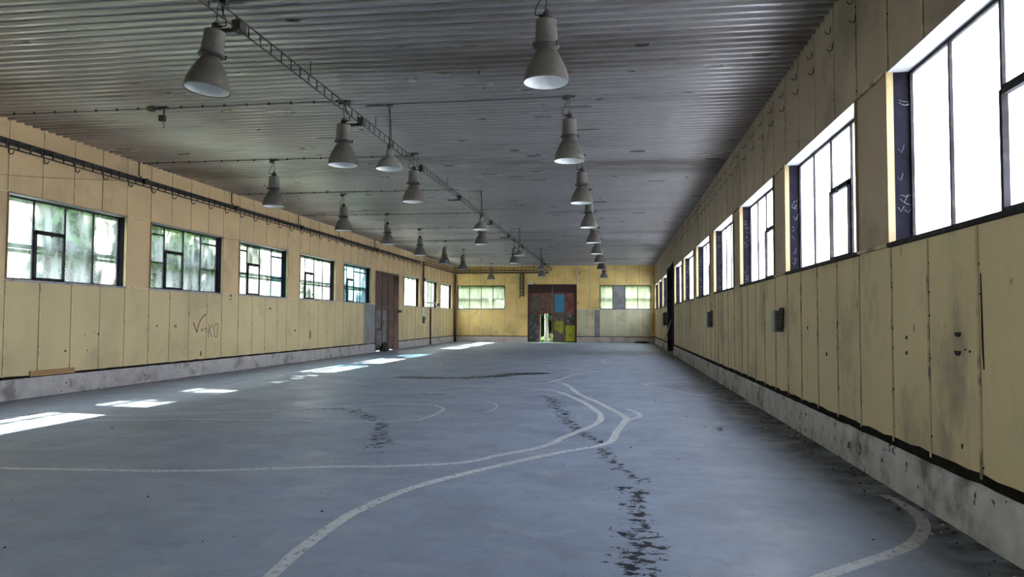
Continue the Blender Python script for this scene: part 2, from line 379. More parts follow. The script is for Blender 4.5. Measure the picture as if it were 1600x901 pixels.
def build_wall(name, fn, u0, u1, origin, pitch, wins, door, zd, mats, rib_w, side_label):
    """insulated metal panels with flanged seams, window openings and one door opening, one solid wall"""
    yel, tan, rib = mats
    mb = MB()
    ops = sorted([(a, b, Z0, Z1) for a, b in wins] + [(door[0], door[1], 0, zd)])
    # solid core behind the panels
    T0, T1 = .012, .30
    cuts = [u0] + [x for o in ops for x in o[:2]] + [u1]
    for i in range(len(cuts) - 1):
        a, b = cuts[i], cuts[i + 1]
        if i % 2 == 0: mb.box(a, b, 0, H + .12, T0, T1, 'gap_dark', fn)
        else:
            _, _, z0, z1 = ops[i // 2]
            if z0 > 0: mb.box(a, b, 0, z0, T0, T1, 'gap_dark', fn)
            mb.box(a, b, z1, H + .12, T0, T1, 'gap_dark', fn)
    # seams
    seams = []
    k0 = math.floor((u0 - origin) / pitch)
    x = origin + k0 * pitch
    while x < u1: seams.append(x); x += pitch
    for o in ops:
        for e in o[:2]:
            j = min(range(len(seams)), key=lambda q: abs(seams[q] - e))
            if abs(seams[j] - e) < .45 * pitch: seams[j] = e
            else: seams.append(e)
    seams = sorted(set([u0] + [s for s in seams if u0 < s < u1] + [u1]))
    rnd = random.Random(name)
    def free(a, b, z0, z1):
        m = (a + b) / 2
        return not any(o[0] - .02 < m < o[1] + .02 and not (z1 <= o[2] + .01 or z0 >= o[3] - .01) for o in ops)
    rows = [(ZP + .02, Z0 - .012, yel), (Z0, Z1, tan), (Z1 + .012, H + .1, tan)]
    for a, b in zip(seams[:-1], seams[1:]):
        if b - a < .05: continue
        for ri, (z0, z1, mm) in enumerate(rows):
            zz1 = z1; zz0 = z0
            dm = [o for o in ops if o[2] == 0 and o[0] - .02 < (a + b) / 2 < o[1] + .02]
            if dm:
                if dm[0][3] >= z1: continue
                zz0 = max(z0, dm[0][3])
            elif not free(a, b, z0, z1): continue
            w = rnd.uniform(-.003, .003)
            gp = rnd.choice((.001, .002, .002, .004)) + (.012 if fn is mapB else 0); mb.box(a + gp, b - gp, zz0, zz1, w, .03, mm, fn)
    # raised flanges along the seams
    for sx in seams[1:-1]:
        for ri, (z0, z1, mm) in enumerate(rows):
            ins = [o for o in ops if o[0] + .05 < sx < o[1] - .05]
            zz0, zz1 = z0, z1
            if ins:
                if ins[0][2] == 0:
                    if ins[0][3] >= z1: continue
                    zz0 = max(z0, ins[0][3])
                elif ri == 1: continue
            edge = any(abs(o[0] - sx) < .03 or abs(o[1] - sx) < .03 for o in ops)
            if edge and ri == 1: continue
            if edge and any(o[2] == 0 and (abs(o[0] - sx) < .03 or abs(o[1] - sx) < .03) for o in ops) and ri < 1: continue
            o_ = .006
            if ri != 1 and fn is not mapB:
                zz = zz0 + rnd.uniform(.05, .2)
                while zz < zz1 - .05:
                    if rnd.random() < .6:
                        q = rnd.uniform(.006, .013); mb.box(sx - .004, sx - .004 + q, zz, zz + q * 1.5, -.006, .01, 'gap_black', fn)
                    zz += rnd.uniform(.16, .4)
            mb.box(sx + o_, sx + o_ + rib_w, zz0 + .01, zz1 - .01, -.009 if fn is mapR else -.014, .01, rib, fn)
    # ledge flashings across the piers
    for i in range(len(cuts) - 1):
        if i % 2 == 0:
            a, b = cuts[i], cuts[i + 1]
            if b - a > 3: continue
            for zc in (Z1 - .01, Z0 - .02):
                mb.box(a + .02, b - .02, zc, zc + .03, -.035, .01, rib, fn)
    o = mb.build(name)
    tag(o, side_label, None, None, 'structure')
    return o

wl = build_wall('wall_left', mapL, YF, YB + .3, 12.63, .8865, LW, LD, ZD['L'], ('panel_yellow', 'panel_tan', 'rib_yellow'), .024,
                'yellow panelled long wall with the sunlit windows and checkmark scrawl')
wr = build_wall('wall_right', mapR, YF, YB + .3, 7.58, .8775, RW, RD, ZD['R'], ('panel_yellow_worn', 'panel_tan_right', 'rib_worn'), .034,
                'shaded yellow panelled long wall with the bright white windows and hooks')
wb = build_wall('wall_back', mapB, XL, XR, -11.38, .8655, BW, BD, ZD['B'], ('panel_back', 'panel_back', 'rib_back'), .040,
                'crumpled yellow panelled end wall around the rusty double door')
mb = MB(); mb.box(XL - .3, XR + .3, YF - .3, YF, 0, H + .12, 'panel_yellow'); tag(mb.build('wall_front'), 'plain yellow end wall behind the viewer', None, None, 'structure')
# replaced panels: parts of their wall
mb = MB(); mb.box(33.05, 34.62, ZP + .02, 2.3, -.012, -.002, 'grey_sheet', mapL)
tag(mb.build('patch_panel', wl), 'unpainted grey sheet panel beside the rust-brown door')
mb = MB(); mb.box(-1.54, -1.18, .46, 2.3, -.012, -.002, 'grey_sheet', mapB)
tag(mb.build('patch_panel', wb), 'narrow unpainted grey strip beside the far right-hand window')
mb = MB()
for k in range(4):
    a = -1.16 + k * .8775
    mb.box(a + .012, a + .865, .45, 2.32, -.010, -.003, 'panel_back_pale', mapB)
mb.box(-2.74, -2.0, .45, 2.32, -.010, -.003, 'panel_back_pale', mapB); mb.box(-1.98, -1.56, .45, 2.32, -.010, -.003, 'panel_back_pale', mapB)
tag(mb.build('faded_panel', wb), 'pale faded lower panels under the far right-hand window')

# plinths
def plinth(name, fn, segs, mname, label, prot=.02, gap=.03):
    mb = MB(); gb = MB(); rnd = random.Random(name)
    for a, b in segs:
        n = max(1, int((b - a) / .22)); 
        for i in range(n):
            u, v = a + (b - a) * i / n, a + (b - a) * (i + 1) / n
            p0 = prot + .012 * mnoise.noise((u * 1.7, 3.1, 0)); p1 = prot + .012 * mnoise.noise((v * 1.7, 3.1, 0))
            t0 = ZP - .012 + .014 * mnoise.noise((u * 2.3, 0, 5)); t1 = ZP - .012 + .014 * mnoise.noise((v * 2.3, 0, 5))
            k = len(mb.v); m = mb.mi(mname)
            for (x, p, t) in ((u, p0, t0), (v, p1, t1)):
                mb.v += [fn(x, 0, -p - .012), fn(x, t - .03, -p), fn(x, t, -p + .02), fn(x, t, .02)]
            for j in range(3): mb.face((k + j, k + j + 1, k + 5 + j, k + 4 + j), m, False)
            k = len(gb.v); m = gb.mi('gap_black')
            for x in (u, v):
                hi = gap * (1 + .5 * mnoise.noise((x * 3.1, 7, 1)) + .35 * mnoise.noise((x * 11, 3, 1)))
                gb.v += [fn(x, ZP - .02, -.006), fn(x, ZP + hi, -.006), fn(x, ZP + hi + .004, .003)]
            for j in range(2): gb.face((k + j, k + j + 1, k + 4 + j, k + 3 + j), m, False)
    o = mb.build(name, fix=True); gb.build('gap_strip', o); tag(o, label, None, None, 'structure'); return o  # ragged black strip drawn for the dark gap above the plinth
plinth('baseboard_left', mapL, [(YF, LD[0]), (LD[1], YB)], 'concrete_plinth', 'whitewashed concrete plinth under the left-hand panels')
plinth('baseboard_right', mapR, [(YF, RD[0]), (RD[1], YB)], 'concrete_plinth_dirty', 'dirt-streaked concrete plinth under the right-hand panels', .025, .062)
plinth('baseboard_back', mapB, [(XL, BD[0]), (BD[1], XR)], 'concrete_plinth_back', 'pinkish concrete plinth either side of the far double door')

# ------------------------------------------------------------------ ceiling: real corrugation, ribs running across the hall
def build_ceiling():
    mb = MB(); m = mb.mi('ceiling_sheet'); p = .205; y = YF
    prof = []
    while y < YB + .1:
        prof += [(y, 0.), (y + .050, 0.), (y + .062, .042), (y + .193, .042)]
        y += p
    prof.append((y, 0.))
    xs = np.linspace(XL - .05, XR + .05, 37)
    n = len(prof)
    for x in xs:
        for (yy, dz) in prof:
            w = .006 * mnoise.noise((x * .7, yy * .8, 2.)) 
            mb.v.append((x, yy, H + dz + w))
    for i in range(len(xs) - 1):
        for j in range(n - 1):
            mb.face((i * n + j, (i + 1) * n + j, (i + 1) * n + j + 1, i * n + j + 1), m)
    mb.box(XL - .5, XR + .5, YF - .5, YB + .5, H + .13, H + .25, 'gap_dark')
    o = mb.build('ceiling', fix=False); tag(o, 'soiled corrugated grey metal ceiling', None, None, 'structure'); return o
build_ceiling()

# ------------------------------------------------------------------ floor with its cracks and dirt
def floorpt(p): 
    q = hit(p[0], p[1], 2, 0.); return (q.x, q.y)
CRACKS = [
    ([(915, 680), (937, 690), (945, 705), (958, 722), (985, 742), (1002, 752)], .10, 1.),
    ([(960, 760), (1003, 768), (985, 785), (995, 803), (1004, 822)], .13, .95),
    ([(985, 832), (1002, 838), (1000, 850), (1010, 862), (990, 872), (1000, 892)], .17, 1.),
    ([(1030, 845), (1040, 858)], .12, .8), ([(950, 880), (1000, 895), (1040, 893)], .06, .6),
    ([(845, 618), (862, 622), (868, 632), (880, 648), (892, 664), (908, 676)], .17, .95),
    ([(510, 637), (550, 640), (572, 650), (592, 660)], .22, .9),
    ([(590, 655), (600, 665), (592, 680), (600, 690), (582, 698)], .16, .95),
    ([(585, 705), (590, 722), (565, 735)], .14, .62), ([(520, 765), (500, 780)], .16, .5),
    ([(635, 589), (690, 590), (730, 590), (772, 588), (790, 586)], .38, 1.25),
    ([(805, 584), (842, 583)], .4, 1.4), ([(862, 571), (900, 574)], .5, .7), ([(860, 586), (905, 578)], .25, .5),
    ([(664, 616), (692, 616)], .16, .95), ([(1100, 665), (1145, 668)], .05, .9), ([(1122, 666), (1127, 674)], .07, .9),
    ([(665, 616), (740, 645)], .05, .3), ([(700, 790), (860, 770), (900, 780)], .2, .42),
    ([(300, 631), (360, 631), (400, 633), (500, 636)], .09, .7), ([(960, 548), (985, 549), (1020, 556)], .5, .5),
]
def build_floor():
    xs = np.concatenate([np.arange(XL - .3, XR + .3, .085), [XR + .3]]); ys = np.concatenate([np.arange(YF - .3, YB + .1, .11), [YB + .12]])
    X, Y = np.meshgrid(xs, ys, indexing='ij'); X = X.ravel(); Y = Y.ravel()
    n, mN = len(xs), len(ys)
    V = np.stack([X, Y, np.zeros_like(X)], 1)
    i, j = np.meshgrid(np.arange(n - 1), np.arange(mN - 1), indexing='ij'); i = i.ravel(); j = j.ravel()
    F = np.stack([i * mN + j, (i + 1) * mN + j, (i + 1) * mN + j + 1, i * mN + j + 1], 1)
    me = bpy.data.meshes.new('floor'); me.from_pydata(V.tolist(), [], F.tolist()); me.materials.append(MATS['concrete_floor'])
    crack = np.zeros(len(X)); 
    for pts, w, s in CRACKS:
        q = [np.array(floorpt(p)) for p in pts]
        for a, b in zip(q[:-1], q[1:]):
            d = b - a; t = np.clip(((X - a[0]) * d[0] + (Y - a[1]) * d[1]) / (d @ d + 1e-9), 0, 1)
            dist = np.hypot(X - a[0] - t * d[0], Y - a[1] - t * d[1])
            crack = np.maximum(crack, s * 1.05 * np.exp(-(dist / (w * 1.5)) ** 2))
    dirt = np.clip(1 - (XR - .03 - X) / (.42 + .62 * np.exp(-((Y - 13) / 5.) ** 2)), 0, 1) ** .7 * 1.15
    dirt = np.maximum(dirt, np.clip(1 - (X - XL - .03) / .28, 0, 1) * .8)
    dirt = np.maximum(dirt, np.exp(-((X - 1.75) / .6) ** 2 - ((Y - 18.2) / 1.2) ** 2) * .7)
    a = me.attributes.new('crack', 'FLOAT', 'POINT'); a.data.foreach_set('value', crack.astype(np.float32))
    a = me.attributes.new('dirt', 'FLOAT', 'POINT'); a.data.foreach_set('value', dirt.astype(np.float32))
    o = bpy.data.objects.new('floor', me); COL.objects.link(o)
    tag(o, 'cracked blue-grey concrete floor with hand-painted white track lines', None, None, 'structure')
    return o
floor = build_floor()

LINES = [
    ([(-60, 729), (0, 731.5), (125, 733.5), (297, 735.6), (500, 729.4), (603, 728.4), (719, 723), (781, 711), (850, 697), (881, 683), (909, 672), (930, 663), (939, 653), (933, 642.5), (909, 627), (875, 613), (853, 609), (812, 606), (766, 604), (698, 603)], .105),
    ([(400, 915), (425, 898), (470, 858), (537, 810), (578, 789), (625, 769), (675, 753), (734, 738), (781, 727), (844, 713), (891, 704), (937, 696), (955, 689), (961, 680), (966, 671), (978, 656), (976, 651), (953, 638), (931, 627), (906, 616), (891, 605), (881, 599), (868, 597)], .105),
    ([(979, 657), (997, 651.5), (1000, 648), (992, 643), (978, 639)], .09),
    ([(0, 658.5), (187, 656.5), (312, 655), (500, 657.8), (560, 658), (640, 657.5), (662, 653.4), (681, 647), (693, 639), (681, 634), (662, 631.5), (625, 631), (562, 633), (500, 637), (375, 643), (250, 647), (125, 650), (0, 652)], .075),
    ([(694, 646), (734, 646), (762, 643), (776.6, 635.6), (769, 629), (744, 624), (712, 620)], .045),
    ([(340, 606), (420, 590), (500, 587), (625, 588.4), (719, 589.6), (797, 589), (860, 586)], .05),
    ([(820, 600), (859, 597), (906, 583), (953, 578), (937, 576), (891, 574), (856, 570.6), (812, 566), (687, 556.6), (674, 553.6), (684, 550.5)], .085),
    ([(966, 559.8), (950, 560.6), (941, 563), (950, 566), (1000, 570.6), (1060, 573)], .085),
    ([(1080, 596), (1045, 597), (1023, 598), (1009, 601), (1038, 607), (1083, 615), (1136, 625)], .06),
    ([(1265, 910), (1291, 899), (1341, 882), (1397, 863), (1428, 848), (1442, 829), (1441, 814), (1428, 800), (1409, 787), (1380, 773)], .10),
    ([(600, 574.5), (675, 572.5), (689, 569.5), (670, 565), (630, 562)], .06),
    ([(588, 555), (571, 559.5), (590, 562)], .06),
]
for pts, w in LINES:
    P = catmull([floorpt(p) + (0,) for p in pts], 10)
    mb = MB(); m = mb.mi('floor_paint')
    for i, p in enumerate(P):
        t = (P[min(i + 1, len(P) - 1)] - P[max(i - 1, 0)]).normalized(); nn = Vector((-t.y, t.x, 0))
        ww = w / 2 * (1 + .18 * mnoise.noise(p * 1.3))
        a = p + nn * ww; b = p - nn * ww
        mb.v += [(a.x, a.y, .003), (b.x, b.y, .003)]
    for i in range(len(P) - 1): mb.face((2 * i, 2 * i + 1, 2 * i + 3, 2 * i + 2), m)
    o = mb.build('painted_line', floor)

# ------------------------------------------------------------------ windows
WN = [0]
def window(fn, a, b, depth, layout, gmat, flip, label, blue=(), clear=(), grey=(), rail=True, flange=True, web=False):
    """steel window: layout is one entry per column along u: list of transom heights (0..1 from the sill), 'S' first = lower opening sash"""
    WN[0] += 1
    root = empty('window_%d' % WN[0], fn((a + b) / 2, Z0, depth)); tag(root, label, None, None, 'structure')
    T = .30
    # reveal: black side channels, pale soffit, sill
    mb = MB(); jt = .012
    for u0, u1 in ((a, a + jt), (b - jt, b)):
        mb.box(u0, u1, Z0, Z1, .035, T, 'jamb_black', fn)
        if flange: mb.box(u0 - .004, u1 + .004, Z0, Z1, -.03, .034, 'flange_yellow', fn)
    mb.build('jamb', root)
    mb = MB(); mb.box(a, b, Z1 - .014, Z1, -.02, T, 'soffit_white', fn); mb.build('soffit', root)
    mb = MB(); mb.box(a, b, Z0, Z0 + .014, .0, T, 'sill_grey', fn)
    mb.box(a - .02, b + .02, Z0 - .03, Z0 + .012, -.04, .0, 'sill_grey' if flip != 'R' else 'steel_black', fn); mb.build('sill', root)
    if web:
        mb = MB(); rn = random.Random(int(a * 100)); uj = b - .02
        for _ in range(26):
            z = rn.uniform(Z0 + .05, Z1 - .1); d0 = rn.uniform(.05, .12); d1 = d0 + rn.uniform(.03, .1)
            rn.random() < .5 and mb.tube([fn(uj, z, d0), fn(uj - .004, z + rn.uniform(-.03, .01) - .02, (d0 + d1) / 2), fn(uj, z + rn.uniform(-.05, .05), min(d1, .19))], .0015, 'cobweb', 4)
        o = mb.build('cobweb', root); tag(o, 'dusty cobwebs', None, None, 'stuff')
    # frame
    fr = MB(); fw = .035; d0, d1 = depth - .02, depth + .03
    def bar(u0, u1, z0, z1, dd0=d0, dd1=d1): fr.box(u0, u1, z0, z1, dd0, dd1, 'steel_black', fn)
    A, B, C, D = a + jt, b - jt, Z0 + .014, Z1 - .014
    bar(A, A + fw, C, D); bar(B - fw, B, C, D); bar(A, B, C, C + fw); bar(A, B, D - fw, D)
    n = len(layout); cw = (B - A) / n
    pn = MB(); sashes = []
    for k, ent in enumerate(layout):
        u0, u1 = A + k * cw, A + (k + 1) * cw
        if k: bar(u0 - .016, u0 + .016, C, D)
        if ent and ent[0] == 'S':
            zt = C + ent[1] * (D - C); bar(u0, u1, zt - .02, zt + .02); sashes.append((u0 + .02, u1 - .02, C + .03, zt - .024)); tr = [zt]
        else:
            tr = [C + q * (D - C) for q in (ent or [])]
            for zt in tr: bar(u0, u1, zt - .014, zt + .014)
        zs = [C] + tr + [D]
        for q in range(len(zs) - 1):
            gm = gmat
            if (k, q) in blue: gm = 'glass_blue'
            if (k, q) in clear: gm = 'glass_clear'
            if (k, q) in grey:
                pn.box(u0 + .012, u1 - .012, zs[q] + .01, zs[q + 1] - .01, depth, depth + .01, 'grey_sheet', fn); continue
            pn.quad([fn(u0, zs[q], depth + .006), fn(u1, zs[q], depth + .006), fn(u1, zs[q + 1], depth + .006), fn(u0, zs[q + 1], depth + .006)], gm)
    fr.build('window_frame', root)
    pn.build('pane', root, fix=False)
    for (u0, u1, z0, z1) in sashes:
        sm = MB(); w = .042
        for q in ((u0, u0 + w, z0, z1), (u1 - w, u1, z0, z1), (u0, u1, z0, z0 + w), (u0, u1, z1 - w, z1)): sm.box(*q, depth - .05, depth - .004, 'steel_black', fn)
        so = sm.build('sash', root)
        hm = MB(); hm.box((u0 + u1) / 2 - .015, (u0 + u1) / 2 + .015, z1 - .07, z1 + .015, depth - .075, depth - .05, 'steel_black', fn); hm.build('latch', so)
    if rail:
        rm = MB(); zr = Z0 + .80
        rm.box(A, B, zr, zr + .05, depth + .10, depth + .14, 'rail_bluegrey', fn); rm.box(A, B, zr - .09, zr - .06, depth + .10, depth + .14, 'rail_bluegrey', fn)
        rm.build('outer_rail', root)
    return root

SW = ['S', .62]
FULL = []
T2 = [.42, .86]
T2b = [.40, .85]
LO = -1
layL = {3: [FULL, SW, FULL, FULL], 4: [T2, SW, FULL, T2b], 5: [T2, SW, FULL, T2b], 6: [FULL, SW, FULL, FULL], 7: [T2, SW, T2b, T2b],
        8: [FULL] * 4, 9: [['S', .3], FULL, FULL, FULL], 10: [FULL] * 4}
names = {3: 'nearest sunlit left-hand window with four bays and a lower sash', 4: 'second left-hand window in view, with transoms in its outer columns',
         5: 'third left-hand window in view, one clear green upper pane', 6: 'fourth left-hand window in view, plain outer columns',
         7: 'blue-tinted left-hand window just before the rust-brown door', 8: 'first window beyond the rust-brown left-hand door',
         9: 'left-hand window crossed by a rusty pipe, beyond the door', 10: 'left-hand window nearest the far corner'}
for i, (a, b) in enumerate(LW):
    i += LO
    window(mapL, a, b, .20, layL.get(i, [FULL, SW, FULL, FULL]), 'glass_far' if i >= 8 else 'glass_left', 'L', names.get(i, 'unseen left-hand window outside the frame, %s from the entrance end' % ordinal(i + 1)),
           blue={7: [(k, q) for k in range(4) for q in range(3)], 5: [(3, 0), (3, 1)]}.get(i, ()), clear=[(1, 1)] if i == 5 else ([(2, 0), (3, 0)] if i in (9,) else ()), rail=i not in (8, 9, 10))
rn_ = ['', '', 'largest and nearest right-hand window, cut by the picture edge',
       'second right-hand window from the viewer, with an opening sash', 'third right-hand window from the viewer', 'fourth right-hand window from the viewer', 'fifth right-hand window from the viewer',
       'sixth right-hand window from the viewer', 'right-hand window just before the dark doorway', 'first right-hand window beyond the dark doorway',
       'middle right-hand window beyond the dark doorway', 'right-hand window nearest the far corner']
for i, (a, b) in enumerate(RW):
    i += 2
    lay = [FULL, ['S', .58], FULL, FULL]
    if i in (5, 8): lay = [FULL] * 4
    window(mapR, a, b, .20, lay, 'glass_right', 'R', rn_[i], web=2 <= i <= 9)
window(mapB, *BW[0], .05, [FULL] * 4, 'glass_back', 'B', 'greenish four-pane window in the far wall, left of the double door', flange=False)
window(mapB, *BW[1], .05, [FULL] * 4, 'glass_back', 'B', 'far wall window with one grey sheet pane, right of the double door', flange=False, grey=[(1, 0)])

# ------------------------------------------------------------------ doors
def door_left():
    a, b = LD; root = empty('door_1', mapL((a + b) / 2, 0, .1)); tag(root, 'tall rust-brown boarded door in the left wall', None, None, 'structure')
    f = MB()
    for u in (a, b - .09): f.box(u, u + .09, 0, ZD['L'], -.02, .3, 'rust_brown', mapL)
    f.box(a, b, ZD['L'] - .09, ZD['L'], -.02, .3, 'rust_brown', mapL); f.build('door_frame', root)
    d = .10
    edges = [a + .1, 35.95, 36.95, 38.0]
    for k, (u0, u1) in enumerate(zip(edges[:-1], edges[1:])):
        m = MB(); m.box(u0 + .012, u1 - .012, .05, ZD['L'] - .1, d, d + .05, 'rust_brown', mapL)
        lo = m.build('leaf_board', root)
        bt = MB(); bt.box(u0 + .01, u1 - .01, 2.12, 2.22, d - .025, d, 'rust_brown', mapL); bt.box(u0 + .012, u0 + .05, .05, ZD['L'] - .1, d - .02, d, 'dark_maroon', mapL); bt.build('batten', lo)
        pz = [(.08, 1.0, .35, 1.), (.08, 2.05, .1, .75), (.08, 1.2, .2, .95)][k]
        pt = MB(); w = u1 - u0; pt.box(u0 + w * pz[2], u0 + w * pz[3], pz[0], pz[1], d - .012, d, ('door_grey', 'door_grey', 'rust_grime')[k], mapL)
        if k == 0: pt.box(u0 + .3, u0 + 1., 1.15, 2.05, d - .012, d, 'door_grey', mapL)
        pt.build('patch', lo)
    m = MB(); m.box(38.0, 38.42, .0, ZD['L'] - .1, .22, .28, 'door_dark', mapL); m.build('shade_board', root)  # dark sheet paints the shade of the gap past the last board
    m = MB(); m.box(38.28, 38.75, 1.95, 2.09, -.12, -.0, 'iron_dark', mapL); m.box(38.2, 38.36, 1.9, 2.14, -.05, .0, 'iron_dark', mapL); m.build('latch', root)
    m = MB(); m.tube([mapL(36.0, 1.55, .06), mapL(36.0, 1.55, .0), mapL(36.0, 1.3, .0), mapL(36.0, 1.3, .06)], .014, 'iron_dark'); m.build('handle', root)
door_left()

def door_back():
    a, b = BD; root = empty('door_2', mapB((a + b) / 2, 0, .1)); tag(root, 'rusty patchwork double door in the far wall with an open wicket', None, None, 'structure')
    zt = ZD['B']; c = (a + b) / 2 + .0; c0, c1 = c - .05, c + .05
    f = MB()
    for u in (a, b - .07): f.box(u, u + .07, 0, zt, -.03, .28, 'dark_maroon', mapB)
    f.box(a, b, zt - .06, zt, -.05, .28, 'dark_maroon', mapB); f.build('door_frame', root)
    # header of ribbed sheet
    h = MB(); h.box(a + .07, b - .07, 3.5, zt - .06, .10, .14, 'dark_maroon', mapB)
    k = a + .1
    while k < b - .12: h.box(k, k + .05, 3.5, zt - .06, .085, .10, 'dark_maroon', mapB); k += .12
    h.build('header_panel', root)
    m = MB(); m.box(c - .03, c + .02, 3.5, zt - .05, .06, .085, 'grey_sheet', mapB); m.build('header_strip', root)
    lx = a + .07; rx = b - .07
    s1 = -5.46; s2 = -3.62
    d = .10
    def leaf(u0, u1, split, wicket):
        fr = MB(); w = .05
        for q in ((u0, u0 + w), (u1 - w, u1), (split - w / 2, split + w / 2)): fr.box(q[0], q[1], .02, 3.5, d - .03, d + .03, 'rust_red', mapB)
        for z in (.02, 2.03, 3.43): 
            if wicket and z < 1: fr.box(u0, split, z, z + .07, d - .03, d + .03, 'dark_maroon', mapB)
            else: fr.box(u0, u1, z, z + .07, d - .03, d + .03, 'rust_red' if z > 1 else 'dark_maroon', mapB)
        return fr.build('leaf_frame', root)
    L1 = leaf(lx, c0 + .03, s1, True); R1 = leaf(c1 - .03, rx, s2, False)
    def sheet(par, u0, u1, z0, z1, mm, name='sheet', dd=0.):
        m = MB(); m.box(u0 + .02, u1 - .02, z0, z1, d - .008 - dd, d + .012, mm, mapB); return m.build(name, par)
    sheet(L1, lx, s1, 2.1, 3.43, 'rust_grime'); sheet(L1, lx + .13, s1 - .02, 2.2, 3.3, 'green_grime', 'patch', .006)
    sheet(L1, s1, c0, 2.1, 3.43, 'rust_grime'); sheet(L1, lx, s1, .09, 2.03, 'dark_grime')
    sheet(R1, c1, s2, 2.1, 3.43, 'rust_grime'); sheet(R1, c1 + .10, s2 - .02, 2.12, 3.38, 'blue_paint', 'blue_panel', .006)
    sheet(R1, s2, rx, 2.1, 3.43, 'rust_red'); sheet(R1, c1, s2, .09, 2.03, 'brown_grey'); sheet(R1, s2, rx, .09, 2.03, 'dark_grime')
    m = MB(); rr = random.Random(3)                         # yellow-green blob and lower sheet
    pts = []
    for q in range(18):
        t = 2 * PI * q / 18; pts.append((c1 + .45 + (.26 + .22 * rr.random()) * math.cos(t), 1.2 + (.2 + .3 * rr.random()) * math.sin(t) - .12 * (math.sin(t) < -.5)))
    n = len(m.v); m.v += [mapB(x, z, d - .016) for x, z in pts] + [mapB(x, z, d - .008) for x, z in pts]; mi = m.mi('yellow_green')
    m.face(range(n, n + 18), mi); m.face(list(range(n + 18, n + 36))[::-1], mi)
    for q in range(18): m.face((n + q, n + (q + 1) % 18, n + 18 + (q + 1) % 18, n + 18 + q), mi)
    m.build('yellow_blob', R1)
    sheet(R1, s2 + .02, rx - .01, .1, 1.2, 'yellow_green', 'yellow_panel', .006)
    m = MB(); m.box(c1 - .06, c1 - .02, 1.2, 1.7, d - .07, d - .03, 'iron_dark', mapB); m.build('bolt', R1)
    # wicket leaf swung outwards
    m = MB(); m.box(s1 + .01, s1 + .05, .06, 2.0, .30, .92, 'dark_maroon', mapB); m.build('wicket_leaf', root)
door_back()

def door_right():
    a, b = RD; root = empty('door_3', mapR((a + b) / 2, 0, .1)); tag(root, 'dark doorway in the right wall with a leaning strip at its foot', None, None, 'structure')
    f = MB()
    f.box(a, a + .08, 0, ZD['R'], -.03, .3, 'door_dark', mapR); f.box(b - .08, b, 0, ZD['R'], -.03, .3, 'door_dark', mapR)
    f.box(a, b, ZD['R'] - .1, ZD['R'], -.05, .3, 'door_dark', mapR); f.build('door_frame', root)
    for u0, u1 in ((a + .08, (a + b) / 2), ((a + b) / 2, b - .08)):
        m = MB(); m.box(u0 + .01, u1 - .01, .03, ZD['R'] - .1, .22, .27, 'door_dark', mapR); lo = m.build('door_leaf', root)
        m = MB()
        for z in (.3, 2., 3.7): m.box(u0 + .02, u1 - .02, z, z + .1, .19, .22, 'door_dark', mapR)
        m.build('rail', lo)
    m = MB(); m.box(a - .1, b + .1, ZD['R'] + .02, ZD['R'] + .10, -.09, .0, 'rib_worn', mapR); m.build('head_track', root)
door_right()

